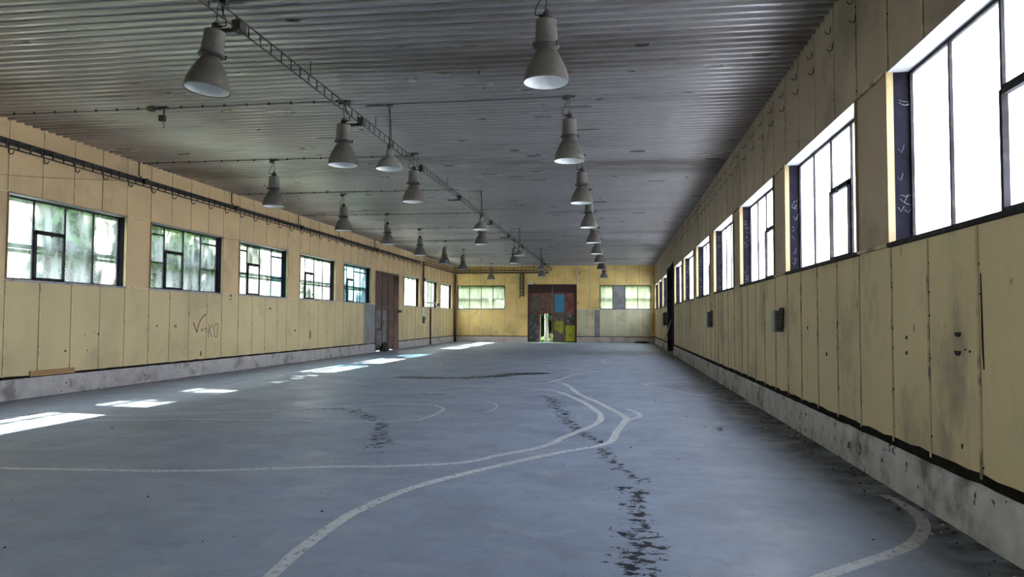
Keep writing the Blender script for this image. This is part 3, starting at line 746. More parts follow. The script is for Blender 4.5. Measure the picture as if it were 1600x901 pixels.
# ------------------------------------------------------------------ lamps
def make_bay_lamp():
    t = empty('pendant_lamp', (0, 0, 4.3))
    # reflector bell, hollow with white lining
    prof = [(.260, 0), (.258, .03), (.250, .085), (.232, .145), (.203, .215), (.178, .26), (.150, .315), (.120, .36), (.095, .386)]
    m = MB(); m.lathe(prof, 'lamp_grey', 40); m.lathe([(.266, -.006), (.268, .004), (.262, .012), (.258, .004)], 'lamp_grey', 40, closed=True)
    # drop end discs: keep the bell open
    m.f2 = None
    keep = [i for i, f in enumerate(m.f) if len(f) < 8]
    m.f = [m.f[i] for i in keep]; m.m = [m.m[i] for i in keep]; m.smooth = [m.smooth[i] for i in keep]
    rf = local(m, 'reflector', t, fix=True)
    m = MB(); m.lathe([(r - .006, z + .001) for r, z in prof], 'lamp_white', 40)
    keep = [i for i, f in enumerate(m.f) if len(f) < 8 or i == len(m.f) - 1]
    m.f = [m.f[i] for i in keep]; m.m = [m.m[i] for i in keep]; m.smooth = [m.smooth[i] for i in keep]
    li = local(m, 'lining', t, fix=True); tag(li, 'white enamel lining of the shade')
    m = MB(); m.lathe([(.02, .37), (.03, .34), (.055, .25), (.06, .2), (.05, .14), (.02, .11), (.0, .107)], 'lamp_white', 20); local(m, 'bulb', t)
    m = MB(); m.lathe([(.095, .378), (.098, .39), (.128, .396), (.150, .408), (.154, .418), (.150, .428), (.137, .432)], 'lamp_dark', 36); local(m, 'clamp_ring', t)
    for k in range(3):
        an = k * 2 * PI / 3 + .5; m = MB(); m.box(.146, .166, -.01, .01, .395, .45, 'lamp_dark')
        c_, s_ = math.cos(an), math.sin(an); m.v = [(x * c_ - y * s_, x * s_ + y * c_, z) for x, y, z in m.v]; local(m, 'clip', t)
    m = MB(); m.lathe([(.136, .43), (.137, .45), (.131, .47), (.119, .69), (.123, .697), (.123, .708), (.115, .716), (.05, .724)], 'lamp_grey', 36); local(m, 'ballast_housing', t)
    m = MB(); m.lathe([(.05, .722), (.046, .73), (.044, .80), (.036, .812), (.0, .815)], 'lamp_dark', 20)
    m.tube([(.04, 0, .775), (.085, 0, .78)], .018, 'lamp_dark', 10); m.tube([(-.04, 0, .75), (-.065, 0, .75)], .012, 'lamp_dark', 8); local(m, 'terminal_cap', t)
    m = MB()
    m.tube([(.018 * math.cos(q), 0, .832 + .018 * math.sin(q)) for q in np.linspace(-PI / 2, 3 * PI / 2, 12)], .005, 'iron_dark', 6)
    m.tube([(0, 0, .842), (.012, 0, .86), (.006, 0, .885), (0, 0, .90), (0, 0, 1.125)], .006, 'iron_dark', 6); local(m, 'hook', t)
    m = MB(); m.tube(catmull([(.085, 0, .78), (.13, .005, .80), (.10, .01, .90), (.045, .005, 1.0), (.03, 0, 1.10), (.03, 0, 1.125)], 6), .007, 'cable_black', 6); local(m, 'cable', t)
    m = MB(); m.box(-.09, .09, -.035, .035, 1.10, 1.125, 'iron_dark'); m.box(.02, .11, -.04, .04, 1.055, 1.10, 'iron_dark'); local(m, 'ceiling_mount', t)
    return t
RROW = [8.28, 12.48, 17.04, 21.6, 25.91, 30.35, 34.95, 39.6, 47.82]
CROW = [(-4.79, 8.02), (-4.76, 12.33), (-4.62, 16.4), (-4.80, 26.04), (-4.85, 34.98), (-4.66, 46.11)]
LROW = [(-8.16, 16.66), (-8.27, 21.53), (-8.2, 25.69), (-8.22, 30.22), (-8.26, 34.87), (-8.27, 39.23), (-8.4, 49.01)]
proto = make_bay_lamp()
first = True
def place_lamp(x, y, rz, label, group, tilt=(0, 0)):
    global first
    o = proto if first else copy_tree(proto); first = False
    o.location = (x, y, 4.3); o.rotation_euler = (tilt[0], tilt[1], rz)
    tag(o, label, 'lamp', group)
    return o
nR, nC, nL = len(RROW), len(CROW), len(LROW)
def pos(i, n): return 'nearest' if i == 0 else ('farthest' if i == n - 1 else ordinal(i))
for i, y in enumerate(RROW):
    lab = ['largest bell-shaped grey lamp, hanging nearest in the right-hand row', 'bell-shaped grey lamp directly behind the nearest one in the right-hand row'][i] if i < 2 else \
        ('last bell-shaped grey lamp of the right-hand row, in front of the far wall' if i == nR - 1 else '%s bell-shaped grey lamp from the viewer in the right-hand row' % ordinal(i))
    place_lamp(-.79, y, [PI, PI + .4, PI - .2, 2.6, 3.5, .3, 0, 2, 1][i], lab, 'lamps in the right-hand row')
for i, (x, y) in enumerate(CROW):
    lab = ['tilted grey bell lamp at the near end of the central cable ladder', 'grey bell lamp under the central cable ladder beside the first cone lamp', 'third grey bell lamp along the central cable ladder',
           'grey bell lamp just below the second cone lamp', 'grey bell lamp partly hidden by the third cone lamp', 'small grey bell lamp below the cone lamp over the far door'][i]
    place_lamp(x, y, [0, -.3, PI, 1, 2, 0][i], lab, 'lamps along the central cable ladder', (-.06, .085) if i == 0 else (0, 0))
for i, (x, y) in enumerate(LROW):
    lab = 'nearest grey bell lamp of the left-hand row' if i == 0 else ('last grey bell lamp of the left-hand row, against the far left window' if i == nL - 1 else '%s grey bell lamp from the viewer in the left-hand row' % ordinal(i))
    place_lamp(x, y, [PI, PI - .3, PI, 2.8, 0, .4, .2][i], lab, 'lamps in the left-hand row')

def make_cone_lamp():
    t = empty('cone_lamp', (0, 0, 4.27))
    prof = [(.242, 0), (.236, .02), (.215, .075), (.18, .135), (.135, .185), (.095, .215), (.066, .232)]
    for nm, mm, off in (('shade', 'lamp_pale', 0), ('lining', 'lamp_white', .006)):
        m = MB(); m.lathe([(r - off, z + off * .2) for r, z in prof], mm, 36)
        if nm == 'shade': m.lathe([(.247, -.005), (.248, .005), (.242, .01), (.238, .0)], mm, 36, closed=True)
        keep = [i for i, f in enumerate(m.f) if len(f) < 8]
        m.f = [m.f[i] for i in keep]; m.m = [m.m[i] for i in keep]; m.smooth = [m.smooth[i] for i in keep]
        o = local(m, nm, t)
        if off: tag(o, 'white lining of the cone shade')
    m = MB(); m.lathe([(.068, .23), (.066, .235), (.064, .33), (.058, .345), (.02, .35)], 'lamp_pale', 24); local(m, 'neck', t)
    m = MB(); m.lathe([(.03, .34), (.044, .36), (.046, .40), (.034, .43), (.018, .47), (.012, .49)], 'lamp_dark', 16); m.tube([(.03, 0, .39), (.06, 0, .41), (.055, 0, .44)], .014, 'lamp_dark', 8); local(m, 'socket', t)
    m = MB(); m.tube([(0, 0, .48), (0, 0, 1.155)], .011, 'iron_dark', 8); m.box(-.05, .05, -.03, .03, 1.14, 1.155, 'iron_dark'); local(m, 'rod', t)
    m = MB(); m.tube(catmull([(.055, 0, .44), (.03, .012, .52), (.02, .01, .75), (.0, .01, .95), (-.05, .01, 1.12), (-.08, .01, 1.145), (-.46, .01, 1.145)], 5), .007, 'cable_black', 6); local(m, 'cable', t)
    m = MB(); m.lathe([(.0, .09), (.03, .10), (.04, .14), (.03, .19), (.02, .23)], 'lamp_white', 16); local(m, 'bulb', t)
    return t
cp = make_cone_lamp()
for i, (x, y) in enumerate([(-4.0, 12.6), (-3.98, 21.5), (-4.02, 30.55), (-4.0, 39.3)]):
    o = cp if i == 0 else copy_tree(cp)
    o.location = (x, y, 4.27)
    tag(o, ['largest pale cone-shaded lamp hanging on a long thin rod', 'second pale cone lamp on a rod, overlapping a bell lamp below it', 'third pale cone lamp on a rod, overlapping a bell lamp behind it',
            'farthest small cone lamp on a rod, above the far double door'][i], 'lamp', 'cone lamps on rods')

# hanger left behind where a left-hand lamp is missing
t = empty('lamp_hanger', (-8.14, 12.2, H)); tag(t, 'empty lamp hanger with junction box, in the left row where a lamp is missing', 'hanger')
m = MB(); m.box(-.09, .11, -.035, .035, -.03, 0, 'iron_dark'); local(m, 'ceiling_mount', t)
m = MB(); m.lathe([(.0, -.075), (.06, -.07), (.085, -.045), (.085, -.015), (.06, 0)], 'iron_dark', 20, (-.22, 0)); m.tube([(-.16, 0, -.03), (-.03, 0, -.05)], .012, 'cable_black'); local(m, 'junction_box', t)
m = MB(); m.tube([(.03, 0, -.02), (.03, 0, -.24)], .014, 'iron_dark'); m.box(-.05, .05, -.04, .04, -.26, -.16, 'iron_dark'); local(m, 'bracket', t)
m = MB(); m.tube([(.02, 0, -.26), (.03, 0, -.33), (.045, 0, -.36), (.03, 0, -.39), (.01, 0, -.375)], .006, 'iron_dark', 6); local(m, 'hook', t)
for (x, y, lab) in ((-8.2, 44.3, 'short bare ceiling hook in the left row near the far wall'), (-1.0, 44.2, 'short bare ceiling hook near the end of the right row')):
    m = MB(); m.tube([(x, y, H), (x, y, H - .33)], .012, 'iron_dark', 8); m.tube([(x, y, H - .33), (x + .02, y, H - .37), (x + .05, y, H - .35)], .01, 'iron_dark', 6)
    o = m.build('ceiling_hook'); tag(o, lab, 'hook')

# thin cables running across the ceiling, stapled at intervals
for i, y in enumerate((12.2, 16.55, 21.1, 25.8, 30.0, 34.7)):
    m = MB(); x1 = -4.6
    m.tube([(x, y + .012 * mnoise.noise((x, y, 0)), H - .022 + .01 * mnoise.noise((x * .8, y, 3))) for x in np.linspace(XL + .1, x1, 26)], .0075, 'cable_black', 6)
    x = XL + .5
    while x < x1: m.box(x - .018, x + .018, y - .012, y + .012, H - .04, H, 'iron_dark'); x += .42
    o = m.build('ceiling_cable')
    tag(o, '%s stapled black cable across the ceiling between the left wall and the cable ladder' % (['nearest', 'second', 'third', 'fourth', 'fifth', 'farthest'][i]), 'cable', 'stapled ceiling cables')
m = MB(); m.tube([(-4.4, 12.5, H - .02), (-2.4, 12.5, H - .02), (-.8, 12.45, H - .02)], .007, 'cable_black', 6); tag(m.build('ceiling_cable'), 'thin black cable from the cable ladder across to the right-hand lamp row', 'cable')
m = MB(); m.tube([tuple(hit(1095, 243, 2, H - .04)), tuple(hit(1264, 218, 0, XR - .01))], .004, 'clip_light', 5)
tag(m.build('loose_wire'), 'thin pale wire strung from the ceiling to the second right-hand window', 'wire')

m = MB(); m.tube(catmull([tuple(hit(x, y, 0, XL + .06)) for x, y in ((-60, 268), (0, 272.5), (100, 278.5), (200, 282.5))], 6), .0035, 'iron_dark', 5)
tag(m.build('hanging_wire'), 'thin dark wire sagging across the upper left-hand panels below the cable ladder', 'wire')

# ------------------------------------------------------------------ cable ladders
def rungs(root, ys, mk):
    for k, y in enumerate(ys[:100]): mk([y]).build('rung', root)
    if len(ys) > 100: tag(mk(ys[100:]).build('rung', root), None, None, None, 'stuff')
def central_ladder():
    X = -4.5; zl, zh = 5.07, 5.215; y0, y1 = 6.2, 51.6
    root = empty('cable_ladder', (X, y0, zl)); tag(root, 'long rusty cable ladder hung on edge along the middle of the ceiling', 'cable ladder')
    for z in (zl, zh):
        m = MB(); m.box(X - .005, X + .005, y0, y1, z - .009, z + .009, 'iron_dark'); m.build('side_rail', root)
    ys = list(np.arange(y0 + .15, y1, .3))
    def mk(yy):
        m = MB()
        for y in yy: m.box(X - .010, X + .002, y - .010, y + .010, zl, zh, 'iron_dark'); m.box(X + .006, X + .012, y + .02, y + .032, zh - .03, zh + .02, 'clip_light')
        return m
    rungs(root, ys, mk)
    y = y0 + 1.1
    while y < y1:
        m = MB(); m.box(X - .006, X + .006, y - .008, y + .008, zh, H, 'iron_dark'); m.build('hanger', root); y += 3.
    m = MB()
    for dx, dz in ((.014, .072),): m.tube([(X + dx, yy, zl + .06 + dz + .008 * mnoise.noise((yy * .5, dx * 50, 0))) for yy in np.arange(y0, y1, .8)], .009, 'cable_black', 6)
    m.build('cable', root)
    for (lx, ly) in CROW + [(-4.75, 20.6), (-4.8, 30.4)]:
        m = MB(); m.box(lx - .05, X + .05, ly + .06, ly + .1, zl - .06, zl - .02, 'iron_dark'); m.box(X - .05, X + .06, ly + .1, ly + .26, zl - .02, zl + .1, 'iron_dark')
        m.build('lamp_bracket', root)
    m = MB(); m.tube([(X, y1, zh - .05), (X - .1, y1 + .25, zh - .1), (X - .14, YB - .06, 5.05)], .02, 'iron_dark', 6); m.build('end_conduit', root)
central_ladder()
def wall_ladder():
    X = XL + .085; zl, zh = 4.86, 5.03; y0, y1 = 11.2, 43.25
    root = empty('cable_ladder', (X, y0, zl)); tag(root, 'dark cable ladder full of cables along the left wall above the windows', 'cable ladder')
    for z in (zl, zh):
        m = MB(); m.box(X - .008, X + .008, y0, y1, z - .011, z + .011, 'iron_dark'); m.build('side_rail', root)
    def mk(yy):
        m = MB()
        for y in yy: m.box(X + .004, X + .016, y - .017, y + .017, zl, zh, 'iron_dark')
        return m
    rungs(root, list(np.arange(y0 + .1, y1, .2955)), mk)
    m = MB()
    for k in range(4): m.tube([(X - .012 + .006 * (k % 2), yy, zh - .025 - .024 * k + .008 * mnoise.noise((yy * .6, k * 7., 0))) for yy in np.arange(y0, y1 + .1, .7)], .012, 'cable_black', 6)
    m.build('cable', root)
    s = 12.63
    while s < y1:
        m = MB(); m.tube(catmull([(XL, s, zl + .12), (XL + .015, s, zl - .02), (XL + .03, s, zl - .085), (XL + .075, s, zl - .105), (XL + .115, s, zl - .08), (XL + .12, s, zl - .05)], 4), .011, 'iron_dark', 6); m.build('hook', root); s += .8865
    for i, y in enumerate((16.65, 21.05, 25.82, 29.85, 34.5)):
        m = MB(); m.tube([(X + .03, y, zh - .06), (X + .10, y, zh - .06)], .075, 'iron_dark', 14); m.build('junction_box', root)
        m = MB(); m.tube([(XL + .03, y - .12, H), (XL + .03, y - .12, zh + .08), (X, y, zh - .02)], .013, 'iron_dark', 6); m.build('riser', root)
wall_ladder()
def far_ladder():
    X = XL + .085; zl, zh = 4.93, 5.30
    root = empty('cable_ladder', (X, 43.5, zl)); tag(root, 'taller brown cable ladder at the far end of the left wall, past the rusty post', 'cable ladder')
    for z, w in ((zl, .05), (zl + .16, .02), (zh, .015)):
        m = MB(); m.box(X - .01, X + .01, 43.5, YB - .05, z - w, z + w, 'iron_rust'); m.build('side_rail', root)
    for y in np.arange(43.7, YB - .1, .3): m = MB(); m.box(X + .01, X + .02, y - .017, y + .017, zl, zh, 'iron_rust'); m.build('rung', root)
    root = empty('cable_ladder', (-11.3, YB - .08, zl)); tag(root, 'brown cable ladder along the top of the far wall, left of the door', 'cable ladder')
    Y = YB - .085
    for z, w in ((zl, .05), (zl + .17, .03), (zh, .015)):
        m = MB(); m.box(XL + .11, -4.75, Y - .01, Y + .01, z - w, z + w, 'iron_dark' if w > .02 else 'iron_rust'); m.build('side_rail', root)
    for x in np.arange(XL + .3, -4.8, .29): m = MB(); m.box(x - .016, x + .016, Y - .02, Y - .01, zl, zh, 'iron_rust'); m.build('rung', root)
    root = empty('cable_ladder', (-6.67, Y, 3.24)); tag(root, 'short vertical cable ladder dropping down the far wall beside the double door', 'cable ladder')
    for x in (-6.80, -6.54): m = MB(); m.box(x - .035, x + .035, Y - .02, Y + .02, 3.24, zl - .06, 'iron_dark'); m.build('side_rail', root)
    for z in np.arange(3.3, zl - .1, .25): m = MB(); m.box(-6.77, -6.57, Y - .015, Y + .015, z - .02, z + .02, 'iron_dark'); m.build('rung', root)
    m = MB(); m.tube([(-6.62, Y, 3.26), (-6.63, Y, zl - .05)], .03, 'cable_black', 6); m.build('cable', root)
far_ladder()

# hooks on the right wall, two rows, one pair per seam
def hook_mesh():
    m = MB(); m.tube(catmull([(0, 0, .06), (-.004, 0, .025), (-.016, 0, .004), (-.036, 0, -.004), (-.056, 0, .006), (-.064, 0, .028)], 5), .006, 'iron_dark', 6)
    m.box(-.006, .0, -.01, .01, .045, .085, 'iron_dark'); return m
hk = None
def near_win(y):
    best = min(range(2, 12), key=lambda i: abs((RW[i - 2][0] + RW[i - 2][1]) / 2 - y))
    a, b = RW[best - 2]
    if RD[0] - .3 < y < RD[1] + .3: return 'above the dark doorway'
    wn = {2: 'nearest right-hand window', 3: 'second right-hand window', 4: 'third right-hand window', 5: 'fourth right-hand window', 6: 'fifth right-hand window', 7: 'sixth right-hand window', 8: 'seventh right-hand window'}.get(best, 'far right-hand window')
    k = int(round((y - (a + b) / 2) / .8775 * 1.0 + 2))
    return 'above the ' + wn + ', seam %s from its near side' % ordinal(max(0, min(k, 5)))
seamsR = [7.58 + .8775 * k for k in range(1, 32)]
used = {}
for y in seamsR:
    for row, z, dy in (('upper', 5.13, .07), ('lower', 4.89, 0.)):
        if hk is None: hk = hook_mesh().build('wall_hook'); o = hk
        else: o = hk.copy(); COL.objects.link(o)
        o.location = (XR - .016, y + dy, z)
        lab = '%s rusty cable hook %s' % (row, near_win(y))
        tag(o, lab, 'hook', '%s row of hooks on the right wall' % row)

# ------------------------------------------------------------------ things on the right wall
def socket_box(y, z0, z1, label, w=.15, dpt=.145):
    t = empty('socket_box', (XR - .016, y, z0)); tag(t, label, 'socket box', 'socket boxes on the right wall')
    h = z1 - z0
    m = MB(); m.box(-dpt + .025, 0, 0, w, 0, h, 'box_dark'); local(m, 'body', t, bevel=.006)
    m = MB(); m.box(-dpt - .012, -dpt + .022, -.004, w + .004, -.004, h + .004, 'box_pale'); c = local(m, 'cover', t, bevel=.006); tag(c, 'pale cover')
    m = MB(); m.tube([(-dpt - .016, w / 2, h * .55), (-dpt - .008, w / 2, h * .55)], .012, 'socket_black', 10); o = m.build('screw'); o.parent = c
    for zz in (.68, .27):
        m = MB(); m.box(-dpt * .62, -dpt * .18, -.018, 0, h * zz - .045, h * zz + .05, 'socket_black'); m.box(-dpt * .56, -dpt * .24, -.026, -.018, h * zz - .03, h * zz + .035, 'box_dark'); local(m, 'socket', t, bevel=.004)
    m = MB(); m.tube([(-.03, w * .4, h), (-.03, w * .4, h + .03), (-.012, -.05, h + .03), (-.012, -.06, h - .02)], .016, 'iron_dark', 8); local(m, 'conduit', t)
socket_box(12.22, 1.42, 1.76, 'nearest grey socket box with two black sockets under the second and third right-hand windows')
socket_box(20.96, 1.41, 1.83, 'middle grey socket box on the right wall, farther along the shaded panels', .16, .15)
socket_box(39.75, 1.32, 2.0, 'farthest tall grey box on the right wall beyond the dark doorway', .3, .2)

def spot(fn, par, pts, mname, name, d=-.018):
    """small flat mark: polygon in (u,z)"""
    m = MB(); mi = m.mi(mname); n = len(pts)
    m.v = [fn(u, z, d) for u, z in pts] + [fn(u, z, d + .012) for u, z in pts]
    m.face(range(n), mi); m.face(list(range(n, 2 * n))[::-1], mi)
    for q in range(n): m.face((q, (q + 1) % n, n + (q + 1) % n, n + q), mi)
    return m.build(name, par)
def disc(u, z, ru, rz, n=14, cut=None): return [(u + ru * math.cos(2 * PI * k / n), z + (rz * math.sin(2 * PI * k / n) if cut is None or math.sin(2 * PI * k / n) < 0 else cut)) for k in range(n)]
DM = -.0075
for (px, py, r) in ((1417, 527, .014), (1417, 551, .014), (1262, 512, .014), (1292, 553, .022), (1516, 549, .008), (1509, 546, .006)):
    p = hit(px, py, 0, XR); spot(mapR, wr, disc(p.y, p.z, r, r * 1.2), 'hole_dark', 'hole', DM)
for (px, py) in ((1497, 520), (1497, 549)):
    p = hit(px, py, 0, XR); spot(mapR, wr, disc(p.y, p.z, .052, .032, 18, .006), 'hole_dark', 'hole', DM)
p = hit(1533, 490, 0, XR); m_ = spot(mapR, wr, [(p.y - .03, 1.25), (p.y - .022, 1.55), (p.y - .012, 1.95), (p.y - .015, 1.4)], 'hole_dark', 'gap', DM)
p = hit(1504, 695, 0, XR); spot(mapR, wr, [(p.y, p.z - .03), (p.y + .012, p.z), (p.y - .015, p.z + .012)], 'hole_dark', 'hole', DM)
# scrawls and holes on the left wall
def stroke(pts, r, mname, name='scrawl'):
    q = [hit(x, y, 0, XL) for x, y in pts]
    m = MB(); Q = catmull([(XL + .006, a.y, a.z) for a in q], 5) if len(q) > 2 else [Vector((XL + .006, a.y, a.z)) for a in q]
    m.tube(Q, r, mname, 6); m.v = [(XL + .003 + (x - XL - .006) * .3, y, z) for x, y, z in m.v]
    return m.build(name, wl)
stroke([(302, 504), (305, 512), (307.5, 519.2)], .018, 'marker_red', 'check_mark'); stroke([(307.5, 519.2), (311, 505), (316, 496), (321.8, 490.5)], .018, 'marker_red', 'check_mark')
for s_ in ([(326, 505.5), (325.6, 527)], [(331.8, 507), (327, 515.5), (331.5, 526)], [(334.2, 507), (334.2, 518), (336, 525), (339, 524.5), (340, 515), (340.7, 505.5)], [(336.2, 504.5), (336.5, 507.5)], [(338.4, 504), (338.3, 507)],
           [(313.8, 515), (317.5, 516.5)], [(319.5, 513.5), (323, 512)], [(315, 513.8), (316.5, 513)]):
    stroke(s_, .014, 'marker_brown')
stroke([(273, 507), (273, 511.5)], .016, 'hole_dark', 'hole'); stroke([(275, 507), (275, 511.5)], .016, 'hole_dark', 'hole')
for (px, py, r) in ((245, 509, .022), (154, 521.5, .028), (102, 548, .02), (361, 462, .03), (360, 467.5, .02), (136, 547, .014), (147, 519, .012), (133, 523, .01)):
    p = hit(px, py, 0, XL); spot(mapL, wl, disc(p.y, p.z, r, r), 'hole_dark', 'hole', DM)
p = hit(313.5, 552, 0, XL); spot(mapL, wl, [(p.y - .02, p.z - .07), (p.y + .02, p.z - .05), (p.y + .03, p.z + .07), (p.y - .01, p.z + .06)], 'hole_dark', 'hole', DM)
p = hit(484.5, 522, 0, XL); spot(mapL, wl, [(p.y - .04, p.z - .2), (p.y + .05, p.z - .1), (p.y + .04, p.z + .12), (p.y - .02, p.z + .2)], 'hole_dark', 'hole', DM)
for (px, py) in ((422, 482), (461, 516), (488, 460)):
    p = hit(px, py, 0, XL); spot(mapL, wl, disc(p.y, p.z, .05, .035), 'hole_dark', 'hole', DM)

# ------------------------------------------------------------------ things on the left wall and loose things
m = MB(); rp = XL + .035
for (y0, y1) in ((13.31, 14.54),):
    m.box(XL + .004, XL + .034, y0, y1, ZP + .0, ZP + .115, 'wood_orange')
o = m.build('wood_plank', bevel=.004); tag(o, 'short orange-brown board lying on the whitewashed plinth under the nearest left-hand window', 'plank')
t = empty('rust_post', (XL + .05, 43.4, Z0)); tag(t, 'rust-streaked vertical pipe beside the window beyond the left-hand door', 'pipe')
m = MB()
for dy in (-.06, .06): m.box(.0, .05, dy - .03, dy + .03, 0, 2.75, 'iron_rust')
local(m, 'channel', t)
m = MB(); m.tube([(.06, 0, .0), (.06, .01, 1.4), (.06, -.01, 2.7)], .02, 'iron_rust', 8); local(m, 'conduit', t)
m = MB(); m.box(.04, .14, -.12, .08, 1.55, 1.75, 'iron_dark'); local(m, 'box', t)
t = empty('switch_box', (XL + .016, 43.5, 1.35)); tag(t, 'grey switch box on a white backing plate below the rusty post', 'switch box')
m = MB(); m.box(0, .02, -.17, .17, -.12, .95, 'white_trim'); local(m, 'backing_plate', t)
m = MB(); m.box(.02, .13, -.12, .12, 0, .42, 'box_dark'); local(m, 'body', t, bevel=.01)
m = MB(); m.tube([(.13, 0, .25), (.17, 0, .25), (.19, 0, .32)], .02, 'socket_black', 8); local(m, 'lever', t)
m = MB(); m.tube([(XL + .06, 45.25, .02), (XL + .06, 45.25, 2.31)], .05, 'iron_rust', 10); tag(m.build('rust_pipe'), 'thin rusty pipe standing from the plinth to the sill beyond the switch box', 'pipe')
t = empty('window_pipe', (XL + .06, 45.5, 2.62)); tag(t, 'rusty horizontal pipe across the foot of a far left-hand window', 'pipe')
m = MB(); m.tube([(0, -1.6, 0), (0, 1.7, .03)], .03, 'iron_rust', 8); local(m, 'tube', t)
m = MB(); m.lathe([(.0, -.16), (.1, -.15), (.13, -.08), (.12, .0), (.06, .05), (0, .06)], 'iron_dark', 14, (.03, 1.45)); local(m, 'valve', t)
m = MB(); m.tube([(XL + .16, YB - .16, .0), (XL + .16, YB - .16, 4.85)], .07, 'iron_rust', 10); tag(m.build('corner_pipe'), 'rust-stained vertical pipe in the far left corner', 'pipe')

def lump(name, c, s, mname, seed, sub=3):
    bm = bmesh.new(); bmesh.ops.create_icosphere(bm, subdivisions=sub, radius=1)
    for v in bm.verts:
        k = 1 + .45 * mnoise.noise(v.co * 1.6 + Vector((seed, 0, 0))) + .2 * mnoise.noise(v.co * 4 + Vector((0, seed, 0)))
        v.co = Vector((v.co.x * s[0] * k, v.co.y * s[1] * k, max(v.co.z, -.35) * s[2] * k))
    lo = min(v.co.z for v in bm.verts)
    for v in bm.verts: v.co.z -= lo
    me = bpy.data.meshes.new(name); bm.to_mesh(me); bm.free(); me.materials.append(MATS[mname])
    o = bpy.data.objects.new(name, me); COL.objects.link(o); o.location = c; return o
tag(lump('rubble_heap', (XL + .30, 35.25, .002), (.18, .42, .27), 'debris_dark', 4), 'low dark heap of rubble at the foot of the rust-brown left-hand door', 'rubble')
tag(lump('rag', (-6.05, YB - .08, 4.10), (.22, .07, .1), 'rag_white', 9), 'crumpled white rag on the lintel of the far double door', 'rag')
tag(lump('rubble_heap', (1.75, YB - .35, .002), (.5, .18, .1), 'debris_dark', 14), 'thin dark heap of rubble by the far wall in the right-hand corner', 'rubble')
# leaning strip at the right doorway
A = hit(1053, 510, 0, XR - .03); Bp = hit(1043.5, 548, 2, .015)
m = MB(); dv = Vector((XR - .05, 36.3, 1.55)) - Vector((XR - .42, 37.9, .03))
base = Vector((XR - .42, 37.9, .03)); t_ = dv.normalized(); sd = Vector((0, 1, 0)).cross(t_).normalized(); up = t_.cross(sd)
for e in (0, dv.length):
    for a_, b_ in ((-1, -1), (1, -1), (1, 1), (-1, 1)): m.v.append(tuple(base + t_ * e + sd * (.02 * a_) + up * (.09 * b_)))
mi = m.mi('wood_pale')
for q in ((0, 3, 2, 1), (4, 5, 6, 7), (0, 1, 5, 4), (1, 2, 6, 5), (2, 3, 7, 6), (3, 0, 4, 7)): m.face(q, mi)
tag(m.build('leaning_board', bevel=.004), 'pale board leaning against the dark right-hand doorway', 'board')
a = hit(1165, 626, 2, .01); b = hit(1197, 641, 2, .01)
m = MB(); m.tube([a, (a + b) / 2 + Vector((.01, 0, .004)), b], .014, 'white_trim', 6); tag(m.build('trim_strip'), 'short white strip lying on the dirty floor along the right-hand plinth', 'strip')

# crumbs of concrete along the right-hand plinth and over the floor
m = MB(); rr = random.Random(21)
for k in range(320):
    if k < 210: y = rr.uniform(4.5, 24); x = XR - .06 - abs(rr.gauss(0, .22))
    else: y = 4 + 26 * rr.random() ** 1.5; x = rr.uniform(-8, 2.2)
    s = rr.uniform(.006, .02) * (1.25 if k < 210 else .9)
    n = len(m.v); mi = m.mi('debris_dark' if rr.random() < .8 else 'concrete_plinth')
    c = (x, y, s * .3)
    m.v += [(c[0] + s * rr.uniform(.6, 1.3), c[1], c[2]), (c[0], c[1] + s * rr.uniform(.6, 1.6), c[2]), (c[0] - s * rr.uniform(.6, 1.3), c[1], c[2]), (c[0], c[1] - s * rr.uniform(.6, 1.4), c[2]), (c[0], c[1], c[2] + s * .6), (c[0], c[1], 0)]
    for q in ((0, 1, 4), (1, 2, 4), (2, 3, 4), (3, 0, 4), (1, 0, 5), (2, 1, 5), (3, 2, 5), (0, 3, 5)): m.face([n + i for i in q], mi)
tag(m.build('debris'), 'scattered crumbs of concrete and dirt over the floor, thickest along the right-hand plinth', 'debris', None, 'stuff')

# ------------------------------------------------------------------ outside
m = MB(); m.box(3.2, 60, -40, 47, -.32, -.11, 'bounce_pale'); tag(m.build('ground_bounce'), 'unseen pale ground outside the right-hand windows, added to bounce light in', None, None, 'structure')  # unseen ground, made pale to bounce light onto ceiling and upper walls
m = MB(); m.box(-70, 3.2, -40, 110, -.32, -.12, 'grass_ground'); m.box(3.2, 60, 47, 110, -.32, -.12, 'grass_ground'); tag(m.build('ground_outside'), 'bright grass outside the hall', None, None, 'structure')
def crown_mesh(name, rx, rz, n, seed, mname, leaf=.2):
    rr = random.Random(seed); m = MB(); mi = m.mi(mname)
    blobs = []
    for _ in range(11):
        th = rr.uniform(0, 2 * PI); r_ = rx * .62 * math.sqrt(rr.random()); blobs.append((r_ * math.cos(th), r_ * math.sin(th), rr.uniform(-.8, .8) * rz, rr.uniform(.3, .55) * rx))
    for _ in range(n):
        b = rr.choice(blobs); d = Vector((rr.gauss(0, 1), rr.gauss(0, 1), rr.gauss(0, 1))).normalized() * b[3] * (rr.random() ** .35)
        p = Vector(b[:3]) + d
        ax = Vector((rr.gauss(0, 1), rr.gauss(0, 1), rr.gauss(0, .6))).normalized(); bx = ax.orthogonal().normalized(); bx = (bx * math.cos(rr.uniform(0, PI)) + ax.cross(bx) * math.sin(rr.uniform(0, PI))).normalized()
        s = leaf * rr.uniform(.6, 1.3); k = len(m.v); c_ = bx.cross(ax)
        m.v += [tuple(p - bx * s), tuple(p - bx * s * .2 + ax * s * .5 + c_ * s * .1), tuple(p + bx * s), tuple(p - bx * s * .2 - ax * s * .5 + c_ * s * .1)]
        m.face((k, k + 1, k + 2, k + 3), mi)
    me = bpy.data.meshes.new(name); me.from_pydata(m.v, [], m.f); me.materials.append(MATS[mname]); return me
